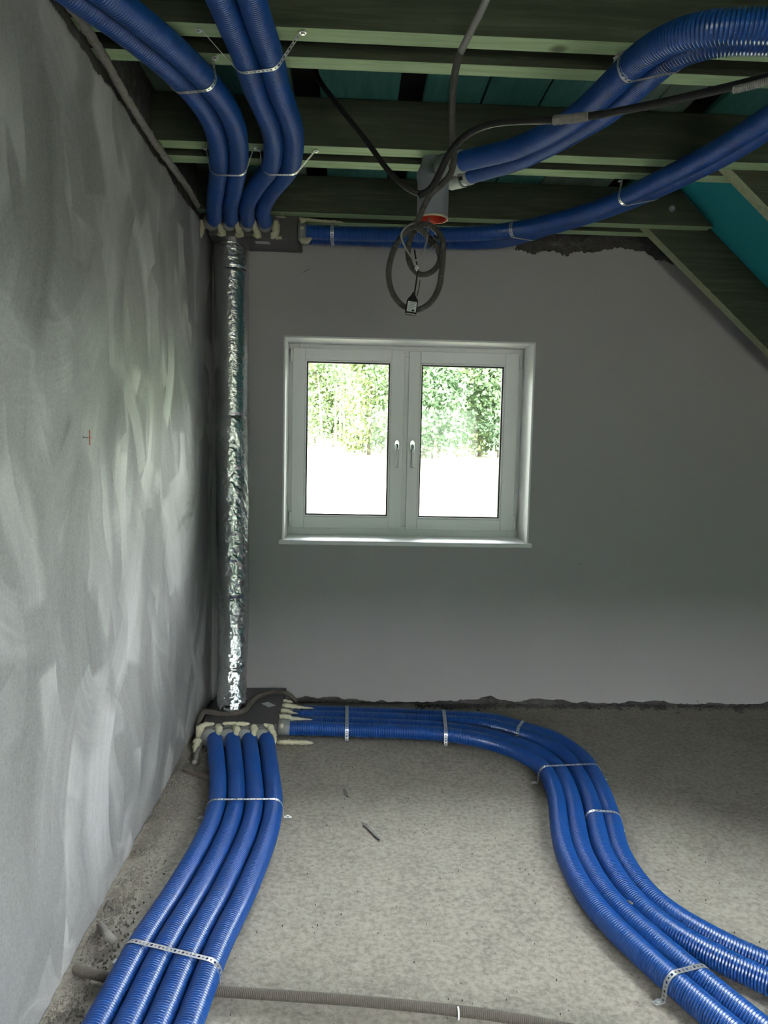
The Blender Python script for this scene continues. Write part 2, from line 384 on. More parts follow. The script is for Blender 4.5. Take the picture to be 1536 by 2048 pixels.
# other walls, roof
MB().box((XR, YF, -.05), (XR+.2, WOUT, roofz(XR)+.1)).build('wall_right', M['plaster'], kind='structure')
gable(YF-.3, YF, .3, 1.9, .95, 2.0).build('wall_front', M['plaster'], kind='structure')  # unseen rear window opening, added and sized for fill light
x0, x1 = XL-.3, XR+.3
SKX = (1.95, 2.80); BAYS = ((.705, 1.47),)   # unseen roof window added between two rafters for fill daylight, right of the camera
rb = MB()
for (xa, xb, ya, yb) in ((x0, x1, YF-.3, BAYS[0][0]), (x0, x1, BAYS[0][1], WOUT+.3), (x0, SKX[0], *BAYS[0]), (SKX[1], x1, *BAYS[0])):
    rb.prism([(xa, roofz(xa)), (xb, roofz(xb)), (xb, roofz(xb)+.02), (xa, roofz(xa)+.02)], 1, ya, yb)
for k, (yA, yB) in enumerate(BAYS):
    W2 = empty('window_%d' % (k+2), (SKX[0], (yA+yB)/2, roofz(SKX[0])), kind='structure')
    wf = MB()
    for (xa, xb, ya, yb) in ((*SKX, yA, yA+.045), (*SKX, yB-.045, yB), (SKX[0], SKX[0]+.035, yA+.045, yB-.045), (SKX[1]-.035, SKX[1], yA+.045, yB-.045)):
        wf.prism([(xa, roofz(xa)-.03), (xb, roofz(xb)-.03), (xb, roofz(xb)+.08), (xa, roofz(xa)+.08)], 1, ya, yb)
    wf.build('window_frame', M['pvc'], W2, bevel=.003)
    MB().prism([(SKX[0]+.03, roofz(SKX[0]+.03)+.03), (SKX[1]-.03, roofz(SKX[1]-.03)+.03), (SKX[1]-.03, roofz(SKX[1]-.03)+.034), (SKX[0]+.03, roofz(SKX[0]+.03)+.034)], 1, yA+.04, yB-.04).build('pane', M['glass'], W2)  # glass of the added roof window
rb.build('roof_membrane', M['membrane'], kind='structure')
MB().box((XL-.02, YF, 2.87), (1.60, D+.02, 2.90)).build('ceiling', M['black'], kind='structure')  # black sheet painting in the dark attic void behind the board gaps
# attic floor boards on the ties (gaps where the photo shows black)
bx = [(-.76, -.60, 'board'), (-.595, -.42, 'tealboard'), (-.415, -.235, 'board'), (-.135, .16, 'tealboard'), (.255, .475, 'tealboard'), (.483, .70, 'tealboard'), (.706, .925, 'tealboard'), (.932, 1.13, 'board'), (1.135, 1.27, 'board'), (1.37, 1.62, 'tealboard')]
names = {'board': 'pale', 'tealboard': 'green-blue'}
where = ['against the left plastered wall', 'second in from the left wall', 'left of the black gap behind the blue hoses', 'between the two black gaps above the left black cable', 'just right of the black gap, above the hanging conduit', 'next right of the hanging conduit', 'left of the paired blue hoses overhead', 'crossed by the paired blue hoses', 'right of the paired blue hoses', 'nearest the sloping roof']
for (a, c_, mt), wh in zip(bx, where):
    MB().box((a, YF, TOPZ+.002), (min(c_, 1.62), D, TOPZ+.026)).build('attic_board', M[mt], bevel=.002, label=f'{names[mt]} board lying across the beams {wh}', cat='board', group='attic floor boards')

# ------------------------------------------------------------------ collar beams (pairs of planks) and rafters
ties = [(3.990, 4.068, 4.142, 4.220), (3.105, 3.188, 3.262, 3.345), (2.248, 2.322, 2.412, 2.484), (1.40, 1.475, 1.55, 1.625), (.55, .625, .70, .775), (-.3, -.225, -.15, -.075), (-1.15, -1.075, -1.0, -.925)]
tl = ['lowest in view, by the window wall', 'in the middle of the ceiling, crossed by the grey vertical pipe', 'at the top of the view', 'overhead', 'overhead', 'overhead', 'overhead']
for k, (a, b_, c_, d_) in enumerate(ties):
    for s, (y0, y1) in enumerate(((a, b_), (c_, d_))):
        if k > 3 and s == 1: pass
        xe = 1.80
        poly = [(XL-.015, TIE), (xe+.02, TIE), (xe-.16, TOPZ), (XL-.015, TOPZ)]
        o = MB().prism(poly, 1, y0, y1)
        nm = ('nearer' if s == 0 else 'farther')
        o = o.build('collar_beam', M['wood'], bevel=.003, label=f'{nm} green-stained plank of the beam pair {tl[k]}' if k < 3 else f'green-stained beam plank over the camera, out of the picture, pair {["first","second","third","fourth"][k-3]} behind, {nm}', cat='beam', group='paired collar beams')
        o.data.materials.append(M['woodface'])     # stained wide faces darkened, sawn edges paled: shade contrast put into the colours
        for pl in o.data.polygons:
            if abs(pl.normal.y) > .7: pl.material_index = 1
for k, yc in enumerate((4.105, 3.225, 2.367, 1.5125, .6625, -.1875, -1.0375)):
    xa, xb = 1.25, XR
    poly = [(xa, max(rafz(xa), 2.0)), (xb, rafz(xb)), (xb, roofz(xb)-.004), (xa, roofz(xa)-.004)]
    hw = .036
    lab = ['green-stained sloping rafter running down along the window wall', 'green-stained sloping rafter at the right edge of the view'][k] if k < 2 else f'sloping rafter over the camera, {["first","second","third","fourth","fifth"][k-2]} one behind'
    MB().prism(poly, 1, yc-hw, yc+hw).build('rafter', M['slope'], bevel=.003, label=lab, cat='rafter', group='roof rafters')
    ra = [q_ for q_ in COL.objects if q_.name.startswith('rafter')][-1]
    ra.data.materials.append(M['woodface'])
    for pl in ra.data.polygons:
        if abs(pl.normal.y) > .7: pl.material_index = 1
p = ony(1344, 417, 3.985)
bo = empty('bolt', p, 'steel bolt head with washer in the end of the lowest beam plank', 'bolt')
V, f = tube_data(np.array([p, p-np.array((0, .003, 0))]), .017, 20); mesh('washer', V, f, M['collar'], bo)
V, f = tube_data(np.array([p-np.array((0, .003, 0)), p-np.array((0, .010, 0))]), .009, 6); mesh('bolt_head', V, f, M['zinc'], bo)

# ------------------------------------------------------------------ window
W = empty('window_1', (0.325, REV, WZ0), kind='structure')
rv = MB()
rv.box((WX0-.0005, D+.0, WZ0-.0), (WX0+.004, REV+.05, WZ1)); rv.box((WX1-.004, D+.0, WZ0), (WX1+.0005, REV+.05, WZ1)); rv.box((WX0, D, WZ1-.004), (WX1, REV+.05, WZ1+.0005))
rv.build('window_reveal', M['reveal'], W)
cb = MB()   # thin corner bead around the opening
for a, c_ in (((WX0-.006, D-.003, WZ0), (WX0+.003, D+.01, WZ1+.006)), ((WX1-.003, D-.003, WZ0), (WX1+.006, D+.01, WZ1+.006)), ((WX0-.006, D-.003, WZ1-.003), (WX1+.006, D+.01, WZ1+.006))): cb.box(a, c_)
cb.build('corner_bead', M['sill'], W, bevel=.001)
MB().box((WX0-.022, D-.032, WZ0-.022), (WX1+.022, D+.001, WZ0+.003)).box((WX0+.0045, D-.002, WZ0-.022), (WX1-.0045, REV+.02, WZ0+.003)).build('window_sill', M['sill'], W, bevel=.004)
fy0, fy1 = REV, REV+.07
fx0, fx1, fz0, fz1 = WX0+.002, WX1-.002, WZ0, WZ1-.003
fr = MB(); t_ = .06
fr.box((fx0, fy0, fz0), (fx0+t_, fy1, fz1)); fr.box((fx1-t_, fy0, fz0), (fx1, fy1, fz1)); fr.box((fx0+t_, fy0, fz0), (fx1-t_, fy1, fz0+t_)); fr.box((fx0+t_, fy0, fz1-t_), (fx1-t_, fy1, fz1)); fr.box((.30, fy0+.004, fz0+t_), (.35, fy1, fz1-t_))
fr.build('window_frame', M['pvc'], W, bevel=.003)
def sash(x0, x1, z0, z1, gx0, gx1, gz0, gz1, side):
    y0, y1 = REV-.018, REV+.055
    s = MB(); s.box((x0, y0, z0), (gx0, y1, z1)); s.box((gx1, y0, z0), (x1, y1, z1)); s.box((gx0, y0, z0), (gx1, y1, gz0)); s.box((gx0, y0, gz1), (gx1, y1, z1))
    so = s.build('window_sash', M['pvc'], W, bevel=.004)
    bd = MB(); t = .008; yb0, yb1 = y0+.004, y0+.03
    for a, c_ in (((gx0, yb0, gz0), (gx0+t, yb1, gz1)), ((gx1-t, yb0, gz0), (gx1, yb1, gz1)), ((gx0+t, yb0, gz0), (gx1-t, yb1, gz0+t)), ((gx0+t, yb0, gz1-t), (gx1-t, yb1, gz1))): bd.box(a, c_)
    bd.build('glazing_bead', M['pvc'], so, bevel=.002)
    gk = MB(); u = .016
    for a, c_ in (((gx0+t, yb0+.012, gz0+t), (gx0+u, yb1+.008, gz1-t)), ((gx1-u, yb0+.012, gz0+t), (gx1-t, yb1+.008, gz1-t)), ((gx0+u, yb0+.012, gz0+t), (gx1-u, yb1+.008, gz0+u)), ((gx0+u, yb0+.012, gz1-u), (gx1-u, yb1+.008, gz1-t))): gk.box(a, c_)
    gk.build('gasket', M['gasket'], so)
    MB().box((gx0+t, y0+.030, gz0+t), (gx1-t, y0+.034, gz1-t)).build('pane', M['glass'], so)
    hx = x1-.037 if side < 0 else x0+.030; hz = 1.478
    hd = MB()
    a = np.linspace(0, 2*math.pi, 24, endpoint=False)
    poly = [(hx+.0145*math.cos(t), hz+.022*math.sin(t)+(.012 if math.sin(t) > 0 else -.012)) for t in a]
    hd.prism(poly, 1, y0-.009, y0)
    ho = hd.build('handle', M['chrome'], so, bevel=.002)
    pth = smooth_path(resample(np.array([(hx, y0-.004, hz+.003), (hx, y0-.045, hz+.003), (hx+.0, y0-.052, hz-.008), (hx, y0-.050, hz-.06), (hx, y0-.046, hz-.125)]), .004), 6)
    V, f = tube_data(pth, np.linspace(.0085, .0075, len(pth)), 14); mesh('lever', V, f, M['chrome'], ho, True)
    xh = x0-.006 if side < 0 else x1+.006
    for zz, L in ((z1-.085, .075), (z0+.01, .085)):
        hg = MB(); V, f = tube_data(np.array([(xh, y0-.003, zz), (xh, y0-.003, zz+L)]), .0085, 14); hg.add(V, f)
        for q_ in (.33, .66):
            V, f = tube_data(np.array([(xh, y0-.003, zz+L*q_-.001), (xh, y0-.003, zz+L*q_+.001)]), .0097, 14); hg.add(V, f)
        hg.build('hinge', M['pvc'], so, True)
sash(-.340, .313, .982, 2.033, -.266, .235, 1.052, 1.965, -1)
sash(.337, .985, .982, 2.031, .405, .905, 1.049, 1.961, 1)
MB().box((WX0-.05, WOUT-.02, WZ0-.06), (WX1+.05, WOUT+.12, WZ0-.03)).build('outer_sill', M['zinc'], W)

# ------------------------------------------------------------------ blue hoses
R_ = .0372
def pathz(px, z, z1=None, n=20):
    zz = [z]*len(px) if np.isscalar(z) else z
    return spline([onz(u, v, q) for (u, v), q in zip(px, zz)], n)
def pair_fix(A, B, dist):
    # keep two neighbouring centre lines at least «dist» apart, parallel
    A = resample(A, n=160); B = resample(B, n=160); C = B.copy()
    for i in range(len(A)):
        j = np.argmin(np.linalg.norm(B-A[i], axis=1)); d = B[j]-A[i]; L = np.linalg.norm(d)
        if L < dist: A[i] = A[i]-d/L*(dist-L)/2
    for i in range(len(B)):
        j = np.argmin(np.linalg.norm(A-C[i], axis=1)); d = C[i]-A[j]; L = np.linalg.norm(d)
        if L < dist: B[i] = B[i]+d/L*(dist-L)
    return smooth_path(A, 8), smooth_path(B, 8)
hoses = {}
def hose(key, P, label, group):
    hoses[key] = P
    P2 = resample(P, .004)
    corrugated('ventilation_hose', P2, R_, M['blue'], label=label, cat='hose', group=group)
def offset_xy(P, d):
    T = np.gradient(P, axis=0); N = np.stack([T[:, 1], -T[:, 0], 0*T[:, 0]], 1); N /= np.linalg.norm(N, axis=1)[:, None]
    dd = d if np.ndim(d) else np.full(len(P), d)
    return P+N*dd[:, None]
# floor, left bundle
L1 = [(428.6,1457),(437.7,1551),(438.4,1609),(417.8,1668),(360,1782),(285.8,1896),(198,2048)]
L4 = [(532.2,1457),(541.1,1551),(542.7,1609),(532.9,1668),(483,1782),(427.5,1896),(376,2048)]
zf = .039
ca = np.array([onz(u, v, zf) for u, v in L1]); cb_ = np.array([onz(u, v, zf) for u, v in L4]); mid = (ca+cb_)/2
mid = np.vstack([(mid[0][0]-.002, 3.92, zf), mid, mid[-1]+(mid[-1]-mid[-2])*1.5, mid[-1]+(mid[-1]-mid[-2])*3.2])
spc = [.086, .086, .0755, .0752, .0752, .0752, .0752, .0752, .0752, .0752]
ml = spline(mid, 24); sp = np.interp(np.linspace(0, len(mid)-1, len(ml)), range(len(mid)), spc)
ml = smooth_path(ml, 20)
for i, lab in enumerate(['nearest the left wall', 'second from the left wall', 'third from the left wall', 'outermost of the four, farthest from the left wall']):
    P = offset_xy(ml, (1.5-i)*sp)
    hose('FL%d' % i, P, f'blue floor hose running toward the camera, {lab}', 'blue hoses along the left wall floor')
# floor, right bundle
pa = [(620,1457),(691,1459.5),(887,1468.5),(969,1482),(1044,1508),(1089,1541),(1112,1593),(1120,1658),(1133,1714),(1188,1811),(1286,1910),(1382,1994),(1445,2048)]
pb = [(620,1424),(691,1426),(892,1434),(987,1441),(1052,1459),(1101,1474),(1159,1510),(1193,1560),(1221,1630),(1246,1718),(1320,1812),(1442,1887),(1524,1925)]
A = np.array([onz(u, v, zf) for u, v in pa]); B = np.array([onz(u, v, zf) for u, v in pb])
A = np.vstack([(-.31, A[0][1]+.002, zf), A, A[-1]+(A[-1]-A[-2])*4, A[-1]+(A[-1]-A[-2])*9]); B = np.vstack([(-.31, B[0][1]+.002, zf), B, B[-1]+(B[-1]-B[-2])*3.0+np.array((.02, .02, 0)), B[-1]+(B[-1]-B[-2])*8+np.array((.1, .1, 0))])
A = smooth_path(resample(spline(A), .02), 10); B = smooth_path(resample(spline(B), .02), 10)
g4 = 'blue hoses sweeping over the floor from the box to the right'
A2 = offset_xy(A, -.0752); B3 = offset_xy(B, .0752)
A2, B3 = pair_fix(A2, B3, .0752) 
hose('FR0', A, 'corrugated blue floor hose on the inner, lower side of the S-shaped sweep', g4)
hose('FR1', A2, 'blue floor hose second from the inner side of the S-shaped sweep', g4)
hose('FR2', B3, 'blue floor hose second from the outer, window-wall side of the S-shaped sweep', g4)
hose('FR3', B, 'blue floor hose outermost in the S-shaped sweep, on the window-wall side', g4)
# ceiling, left four
zc = 2.580
c1 = [(432.9,457),(428,417),(433.8,380),(437.4,335),(436.5,289),(428.3,253),(411,216),(385.5,180),(355,159-6),(311,117-2),(264,80),(217,42),(170,5)]
c1 = [(432.9,457),(428.5,417),(433,380),(437.4,335),(436.5,289),(428.3,253),(411,216),(386,182),(354,150),(311,112),(264,74),(217,38),(170,5)]
c2 = [(466.6,457),(460.5,417),(467,380),(476,335),(476.5,289),(470,253),(453,216),(428,180),(396,143),(358,105),(311,65),(264,28),(228,0)]
c3 = [(500.3,457),(494,417),(509,380),(542,335),(547.5,289),(541,253),(528,216),(511,180),(490,114),(462,46),(440,-6)]
c4 = [(534.9,457),(526,417),(545,380),(579,335),(588,289),(585,253),(572,216),(557,180),(542,114),(518,46),(503,-6)]
def cpath(px, z=zc, k=1.4):
    P = np.array([onz(u, v, z) for u, v in px]); e = P[-1]+(P[-1]-P[-2])*k
    P = np.vstack([P[0]+np.array((0, .09, 0)), P, e, e+(P[-1]-P[-2])*k*2]); return smooth_path(resample(spline(P), .02), 3)
C1, C2 = pair_fix(cpath(c1), cpath(c2), .0752); C3, C4 = pair_fix(cpath(c3), cpath(c4), .0752)
gc = 'blue hoses hanging under the beams at left'
for k, (P, lab) in enumerate(((C1, 'first from the left wall, bending to the top left corner'), (C2, 'second from the left wall, bending to the top left'), (C3, 'third from the left wall, rising to the top edge'), (C4, 'fourth and rightmost of those from the corner box'))):
    hose('CL%d' % k, P, f'blue hose under beams, {lab}', gc)
# ceiling, lower right pair (along the window wall then up to the right)
up = np.array([(625,449),(700,453),(800,454),(900,454),(1000,448),(1080,433),(1200,398),(1300,348),(1400,296),(1480,246),(1560,190)], float)
lo = np.array([(625,489),(700,491.5),(800,496),(900,499),(1000,497),(1080,476),(1200,441),(1300,404),(1400,358),(1480,318),(1560,268)], float)
def edges_to_paths(up, lo, z1, z2, iters=3):
    T = np.gradient((up+lo)/2, axis=0); T /= np.linalg.norm(T, axis=1)[:, None]; N = np.stack([-T[:, 1], T[:, 0]], 1)
    if N[0][1] < 0: N = -N
    out = []
    for E, s, z in ((up, 1, z1), (lo, -1, z2)):
        P = []
        for i in range(len(E)):
            zz = z[i] if np.ndim(z) else z
            rp = 20
            for _ in range(4):
                q_ = E[i]+N[i]*s*rp; p = onz(q_[0], q_[1], zz); d = -(ROT.transposed() @ Vector(p-CC))[2]; rp = R_*F/d
            P.append(p)
        out.append(np.array(P))
    return out
P1, P2 = edges_to_paths(up, lo, 2.545, 2.575)
P1 = np.vstack([P1[0]-np.array((.05, 0, 0)), P1, P1[-1]+(P1[-1]-P1[-2])*1.5]); P2 = np.vstack([P2[0]-np.array((.05, 0, 0)), P2, P2[-1]+(P2[-1]-P2[-2])*1.5])
P1 = smooth_path(resample(spline(P1), .02), 12); P2 = smooth_path(resample(spline(P2), .02), 12)
P1, P2 = pair_fix(P1, P2, .0752)
gl = 'blue hose pair along the window wall under the beams'
hose('LR0', P1, 'blue overhead hose from the corner box rightwards, the nearer of the lower pair', gl)
hose('LR1', P2, 'blue overhead hose closest to the window wall, farther of the lower pair', gl)
# ceiling, upper right pair (from the grey vertical pipe)
up = np.array([(917,304),(974,290),(1021,278),(1067,257),(1114,232),(1156,199),(1185,170),(1215,139),(1250,102),(1277,79),(1310,58),(1354,37),(1400,24),(1458,18),(1540,17),(1620,22)], float)
lo = np.array([(943,367),(985,356),(1044,339),(1091,318),(1138,295),(1185,269),(1226,246),(1252,226),(1277,206),(1300,184),(1322,166),(1365,133),(1412,116),(1458,109),(1536,109),(1620,114)], float)
P1, P2 = edges_to_paths(up, lo, np.linspace(2.54, 2.40, 16), np.linspace(2.565, 2.50, 16))
ext = lambda P: np.vstack([P, P[-1]+(P[-1]-P[-2])*2.5])
P1 = smooth_path(resample(spline(ext(P1)), .02), 6); P2 = smooth_path(resample(spline(ext(P2)), .02), 6)
P1, P2 = pair_fix(P1, P2, .0752)
gu = 'blue hose pair from the grey vertical pipe'
hose('UR0', P1, 'blue overhead hose, upper one of the pair curving from the grey vertical pipe', gu)
hose('UR1', P2, 'blue overhead hose, lower one of the pair curving from the grey vertical pipe', gu)
U0s, U1s = P1[0].copy(), P2[0].copy(); U0d = P1[0]-P1[3]; U1d = P2[0]-P2[3]

# ------------------------------------------------------------------ perforated straps
def ribbon(name, path, wdir, parent, width=.017, cell=.0125, lift=0):
    P = resample(np.asarray(path, float), .002); d = np.r_[0, np.cumsum(np.linalg.norm(np.diff(P, axis=0), axis=1))]; L = d[-1]; n = max(1, int(L/cell))
    W_ = np.asarray(wdir, float); W_ /= np.linalg.norm(W_); hw = width/2; V = []; f = []
    ev = lambda s: np.array([np.interp(s, d, P[:, c]) for c in range(3)])
    for i in range(n):
        s0 = i*L/n; cs = L/n; rad = cs*.31 if i % 2 == 0 else cs*.22
        o = len(V)
        for (a, b_) in ((0,-1),(.5,-1),(1,-1),(1,0),(1,1),(.5,1),(0,1),(0,0)): V.append(ev(s0+a*cs)+W_*b_*hw)
        for k in range(8):
            an = math.radians(-135+45*k); V.append(ev(s0+cs/2+rad*math.cos(an))+W_*rad*1.15*math.sin(an))
        for k in range(8): f.append((o+k, o+(k+1) % 8, o+8+(k+1) % 8, o+8+k))
    ob = mesh(name, V, f, M['zinc'], parent); m = ob.modifiers.new('t', 'SOLIDIFY'); m.thickness = .0012; m.offset = 0
    return ob
def screw(p, nrm, parent):
    p = np.array(p); nrm = np.array(nrm, float)
    b_ = MB(); V, f = tube_data(np.array([p, p+nrm*.0015]), .010, 14); b_.add(V, f); V, f = tube_data(np.array([p+nrm*.0015, p+nrm*.006]), .0055, 10); b_.add(V, f)
    b_.build('screw', M['zinc'], parent)
def nearest(P, uv, z):
    q_ = onz(uv[0], uv[1], z); j = int(np.argmin(np.linalg.norm(P-q_, axis=1))); return j
def strap(ka, kb, uva, uvb, up, label, group, z, anchors=(None, None), tab=.03, width=.017, sag=.0):
    """over (up=+1, floor) or under (up=-1, beams) the hoses ka..kb; anchors = points where its ends are screwed"""
    PA, PB = hoses[ka], hoses[kb]; ia, ib = nearest(PA, uva, z), nearest(PB, uvb, z)
    a, b_ = PA[ia], PB[ib]; ta = PA[min(ia+1, len(PA)-1)]-PA[ia-1]; ta /= np.linalg.norm(ta)
    e = b_-a; e[2] = 0; Ld = np.linalg.norm(e); e /= Ld
    wd = np.cross(e, (0, 0, 1.)); r = R_+.0014; U = np.array((0, 0, float(up)))
    # work on a vertical plane through a and b
    pts = []
    def arc(cn, a0, a1, n=10):
        for t in np.linspace(a0, a1, n): pts.append(cn+r*(math.cos(t)*e+math.sin(t)*U))
    surf = 0.002 if up > 0 else TIE-.002
    if anchors[0] is None:
        A0 = a-e*(r+.004); A0 = np.array((A0[0], A0[1], surf)); tabA = A0-e*tab
    else: A0 = np.array(anchors[0], float); tabA = A0+(A0-a)/np.linalg.norm((A0-a)*[1, 1, 0])*tab*[1, 1, 0]
    if anchors[1] is None:
        B0 = b_+e*(r+.004); B0 = np.array((B0[0], B0[1], surf)); tabB = B0+e*tab
    else: B0 = np.array(anchors[1], float); tabB = B0+(B0-b_)/np.linalg.norm((B0-b_)*[1, 1, 0])*tab*[1, 1, 0]
    def ang(P0, cn, side):
        v = P0-cn; x = v.dot(e); y = v.dot(U); rho = max(math.hypot(x, y), r*1.001); th = math.atan2(y, x)
        return th-side*math.acos(min(1, r/rho))
    aa = ang(A0, a, 1); ab = ang(B0, b_, -1)
    aa = aa % (2*math.pi); aa = min(max(aa, math.pi/2), math.pi*1.3)
    if ab > math.pi: ab -= 2*math.pi
    ab = max(min(ab, math.pi/2), -.9)
    pts.append(tabA); pts.append(A0)
    arc(a, aa, math.pi/2); 
    m_ = (a+b_)/2+U*(r-sag); pts.append(m_) if sag else None
    arc(b_, math.pi/2, ab); pts.append(B0); pts.append(tabB)
    root = empty('perforated_strap', (a+b_)/2, label, 'strap', group)
    ribbon('band', pts, wd, root, width)
    for q0, q1 in ((tabA, A0), (tabB, B0)):
        p = (q0+q1)/2; screw(p+np.array((0, 0, .001*up)), (0, 0, up), root)
gs = 'perforated steel straps'
gf = 'perforated steel straps holding down floor hoses'; gt = 'perforated steel straps hanging hoses from beams'
strap('FL0', 'FL3', (438, 1617), (543, 1617), 1, 'narrow punched metal strap over the four left floor hoses, farther from the camera', gf, zf, width=.013)
strap('FL0', 'FL3', (275, 1911), (408, 1945), 1, 'wide punched metal strap over the four left floor hoses, nearest the camera', gf, zf)
strap('FR0', 'FR3', (690, 1459), (691, 1426), 1, 'punched metal strap over the right-hand floor hoses, first from the corner box', gf, zf, tab=.012)
strap('FR0', 'FR3', (889, 1468), (884, 1434), 1, 'punched metal strap over the right-hand floor hoses, second from the corner box', gf, zf, tab=.012)
strap('FR2', 'FR3', (1032, 1468), (1046, 1455), 1, 'short punched metal strap over the two outer floor hoses near the window wall', gf, zf, tab=.0, width=.015)
strap('FR0', 'FR3', (1095, 1550), (1186, 1545), 1, 'punched metal strap across all four floor hoses at the start of the bend', gf, zf, width=.014)
strap('FR2', 'FR3', (1186, 1640), (1224, 1640), 1, 'short punched metal strap over the two outer floor hoses in mid bend', gf, zf, tab=.0, width=.014)
strap('FR0', 'FR1', (1352, 1968), (1395, 1955), 1, 'wide punched metal strap over the inner two floor hoses at lower right', gf, zf, tab=.03)
ot = TIE-.002
an = lambda u, v: onz(u, v, ot)
strap('CL0', 'CL1', (362, 158), (408, 155), -1, 'punched metal strap under the two left overhead hoses, nearest the camera', gt, zc, (None, an(425, 118)), width=.014)
strap('CL2', 'CL3', (492, 116), (540, 114), -1, 'punched metal strap under the third and fourth overhead hoses, near the top edge', gt, zc, (an(405, 62), an(600, 66)), tab=.02, width=.014)
strap('CL0', 'CL1', (437, 330), (476, 330), -1, 'punched metal strap under the two hoses by the left wall, above the corner box', gt, zc, (an(412, 297), an(508, 294)), tab=.012, width=.015)
strap('CL2', 'CL3', (545, 330), (581, 330), -1, 'punched metal strap under the third and fourth overhead hoses, above the corner box', gt, zc, (an(520, 300), an(630, 302)), tab=.012, width=.015)
strap('CL0', 'CL3', (432, 449), (533, 449), -1, 'thin metal strap under all four overhead hoses right at the corner box', gt, zc, (an(416, 440), an(562, 428)), tab=.01, width=.009)
strap('LR0', 'LR1', (667, 463), (667, 477), -1, 'upright-looking punched metal strap around the window-wall hoses next to the corner box', gt, 2.56, (an(668, 440), None), tab=.01)
strap('LR0', 'LR1', (1040, 458), (1062, 470), -1, 'punched metal strap around the window-wall hoses right of the hanging conduit coil', gt, 2.56, (an(1016, 444), None), tab=.015)
strap('LR0', 'LR1', (1268, 385), (1300, 390), -1, 'punched metal strap around the window-wall hoses where they climb to the right', gt, 2.56, (an(1244, 360), None), tab=.02)
strap('UR0', 'UR1', (1255, 130), (1297, 150), -1, 'punched metal strap around the upper right pair of overhead hoses', gt, 2.47, (an(1236, 106), None), tab=.05)

# ------------------------------------------------------------------ distribution boxes
def foam(path, rad, parent, seed):
    P = resample(np.asarray(path, float), .006); n = len(P); seg = 14
    a = np.linspace(0, 2*math.pi, seg, endpoint=False); i = np.arange(n)
    rad = np.interp(np.linspace(0, 1, n), np.linspace(0, 1, len(rad)), rad)
    env = np.sqrt(np.clip(1-np.abs(np.linspace(-1, 1, n))**6, .02, 1))
    nz = vnoise(i[:, None]*.7+seed*7, np.cos(a)[None, :]*1.3+5+np.sin(a)[None, :]*.4, seed)+.5*vnoise(i[:, None]*1.6+seed, np.sin(a)[None, :]*2+9, seed+1)
    R = rad[:, None]*env[:, None]*(.65+.55*nz)
    V, f = tube_data(P, R, seg); return mesh('foam_bead', V, f, M['foam'], parent, True)
# floor box
bx0, bx1, by0, by1 = -.705, -.335, 3.765, 4.335
FB = empty('air_distribution_box', (-.52, 4.0, 0), 'flat dark grey duct distribution box on the floor in the corner', 'duct box')
MB().box((bx0, by0, .004), (bx1, by1, .098)).build('box_body', M['box'], FB, bevel=.004)
for i in range(4):
    p = hoses['FL%d' % i][0]; x = p[0]
    b_ = MB(); V, f = tube_data(np.array([(x, by0+.002, .045), (x, by0-.050, .043)]), .0415, 28); b_.add(V, f); V, f = tube_data(np.array([(x, by0+.002, .045), (x, by0-.010, .045)]), .045, 28); b_.add(V, f)
    b_.build('port_collar', M['collar'], FB, True)
yy = [hoses['FR%d' % i][0][1] for i in range(4)]
for i in range(4):
    b_ = MB(); V, f = tube_data(np.array([(bx1-.002, yy[i], .045), (bx1+.055, yy[i], .043)]), .0405, 28); b_.add(V, f)
    b_.build('port_collar', M['collar'], FB, True)
c0 = [hoses['FL%d' % i][0][0] for i in range(4)]
gaps = [(c0[0]+c0[1])/2, (c0[1]+c0[2])/2, (c0[2]+c0[3])/2]
for k, x in enumerate(gaps):
    foam([(x-.018, by0-.008, .094), (x+.002, by0-.025, .086), (x+.002, by0-.055, .07), (x+.003, by0-.10, .058)], [.013, .016, .010, .006], FB, 20+k)
foam([(c0[0]-.05, by0-.02, .02), (c0[0]-.052, by0-.02, .075), (c0[0]-.03, by0-.012, .098), (c0[0]+.02, by0-.008, .102)], [.018, .020, .012, .008], FB, 31)
foam([(c0[0]-.055, by0-.02, .03), (c0[0]-.054, by0-.10, .02), (c0[0]-.05, by0-.15, .012)], [.020, .016, .008], FB, 32)
foam([(c0[1]-.03, by0-.004, .101), (c0[1], by0-.006, .103), (c0[2]+.02, by0-.004, .101)], [.008, .010, .008], FB, 33)
foam([(c0[3]+.0, by0-.006, .101), (c0[3]+.035, by0-.01, .092), (c0[3]+.05, by0-.03, .06), (c0[3]+.052, by0-.07, .03), (c0[3]+.048, by0-.16, .012)], [.009, .016, .018, .014, .007], FB, 34)
foam([(bx1+.0, by0-.02, .012), (bx1+.06, by0-.012, .012), (bx1+.18, by0-.02, .011)], [.012, .012, .009], FB, 35)
for k in range(3):
    y = (yy[k]+yy[k+1])/2
    foam([(bx1-.02, y, .085), (bx1+.03, y, .086), (bx1+.06+.05*(k == 2), y-.005, .078), (bx1+.09+.08*(k != 1), y-.02, .078)], [.013, .014, .007, .004], FB, 40+k)
foam([(bx1+.015, yy[0]-.02, .035), (bx1+.016, yy[0]-.034, .06), (bx1+.016, yy[0]-.03, .08)], [.010, .012, .008], FB, 44)
foam([(bx1-.01, yy[3]+.02, .09), (bx1+.05, yy[3]+.03, .08)], [.012, .010], FB, 45)
q0 = [onz(u, v, .0992) for u, v in ((522, 1407), (536, 1403.5), (552, 1411), (537, 1414.5))]
mesh('sticker', [*(q0), *[p-np.array((0, 0, .0008)) for p in q0]], [(0,1,2,3)], M['sticker'], FB, label='small white label')
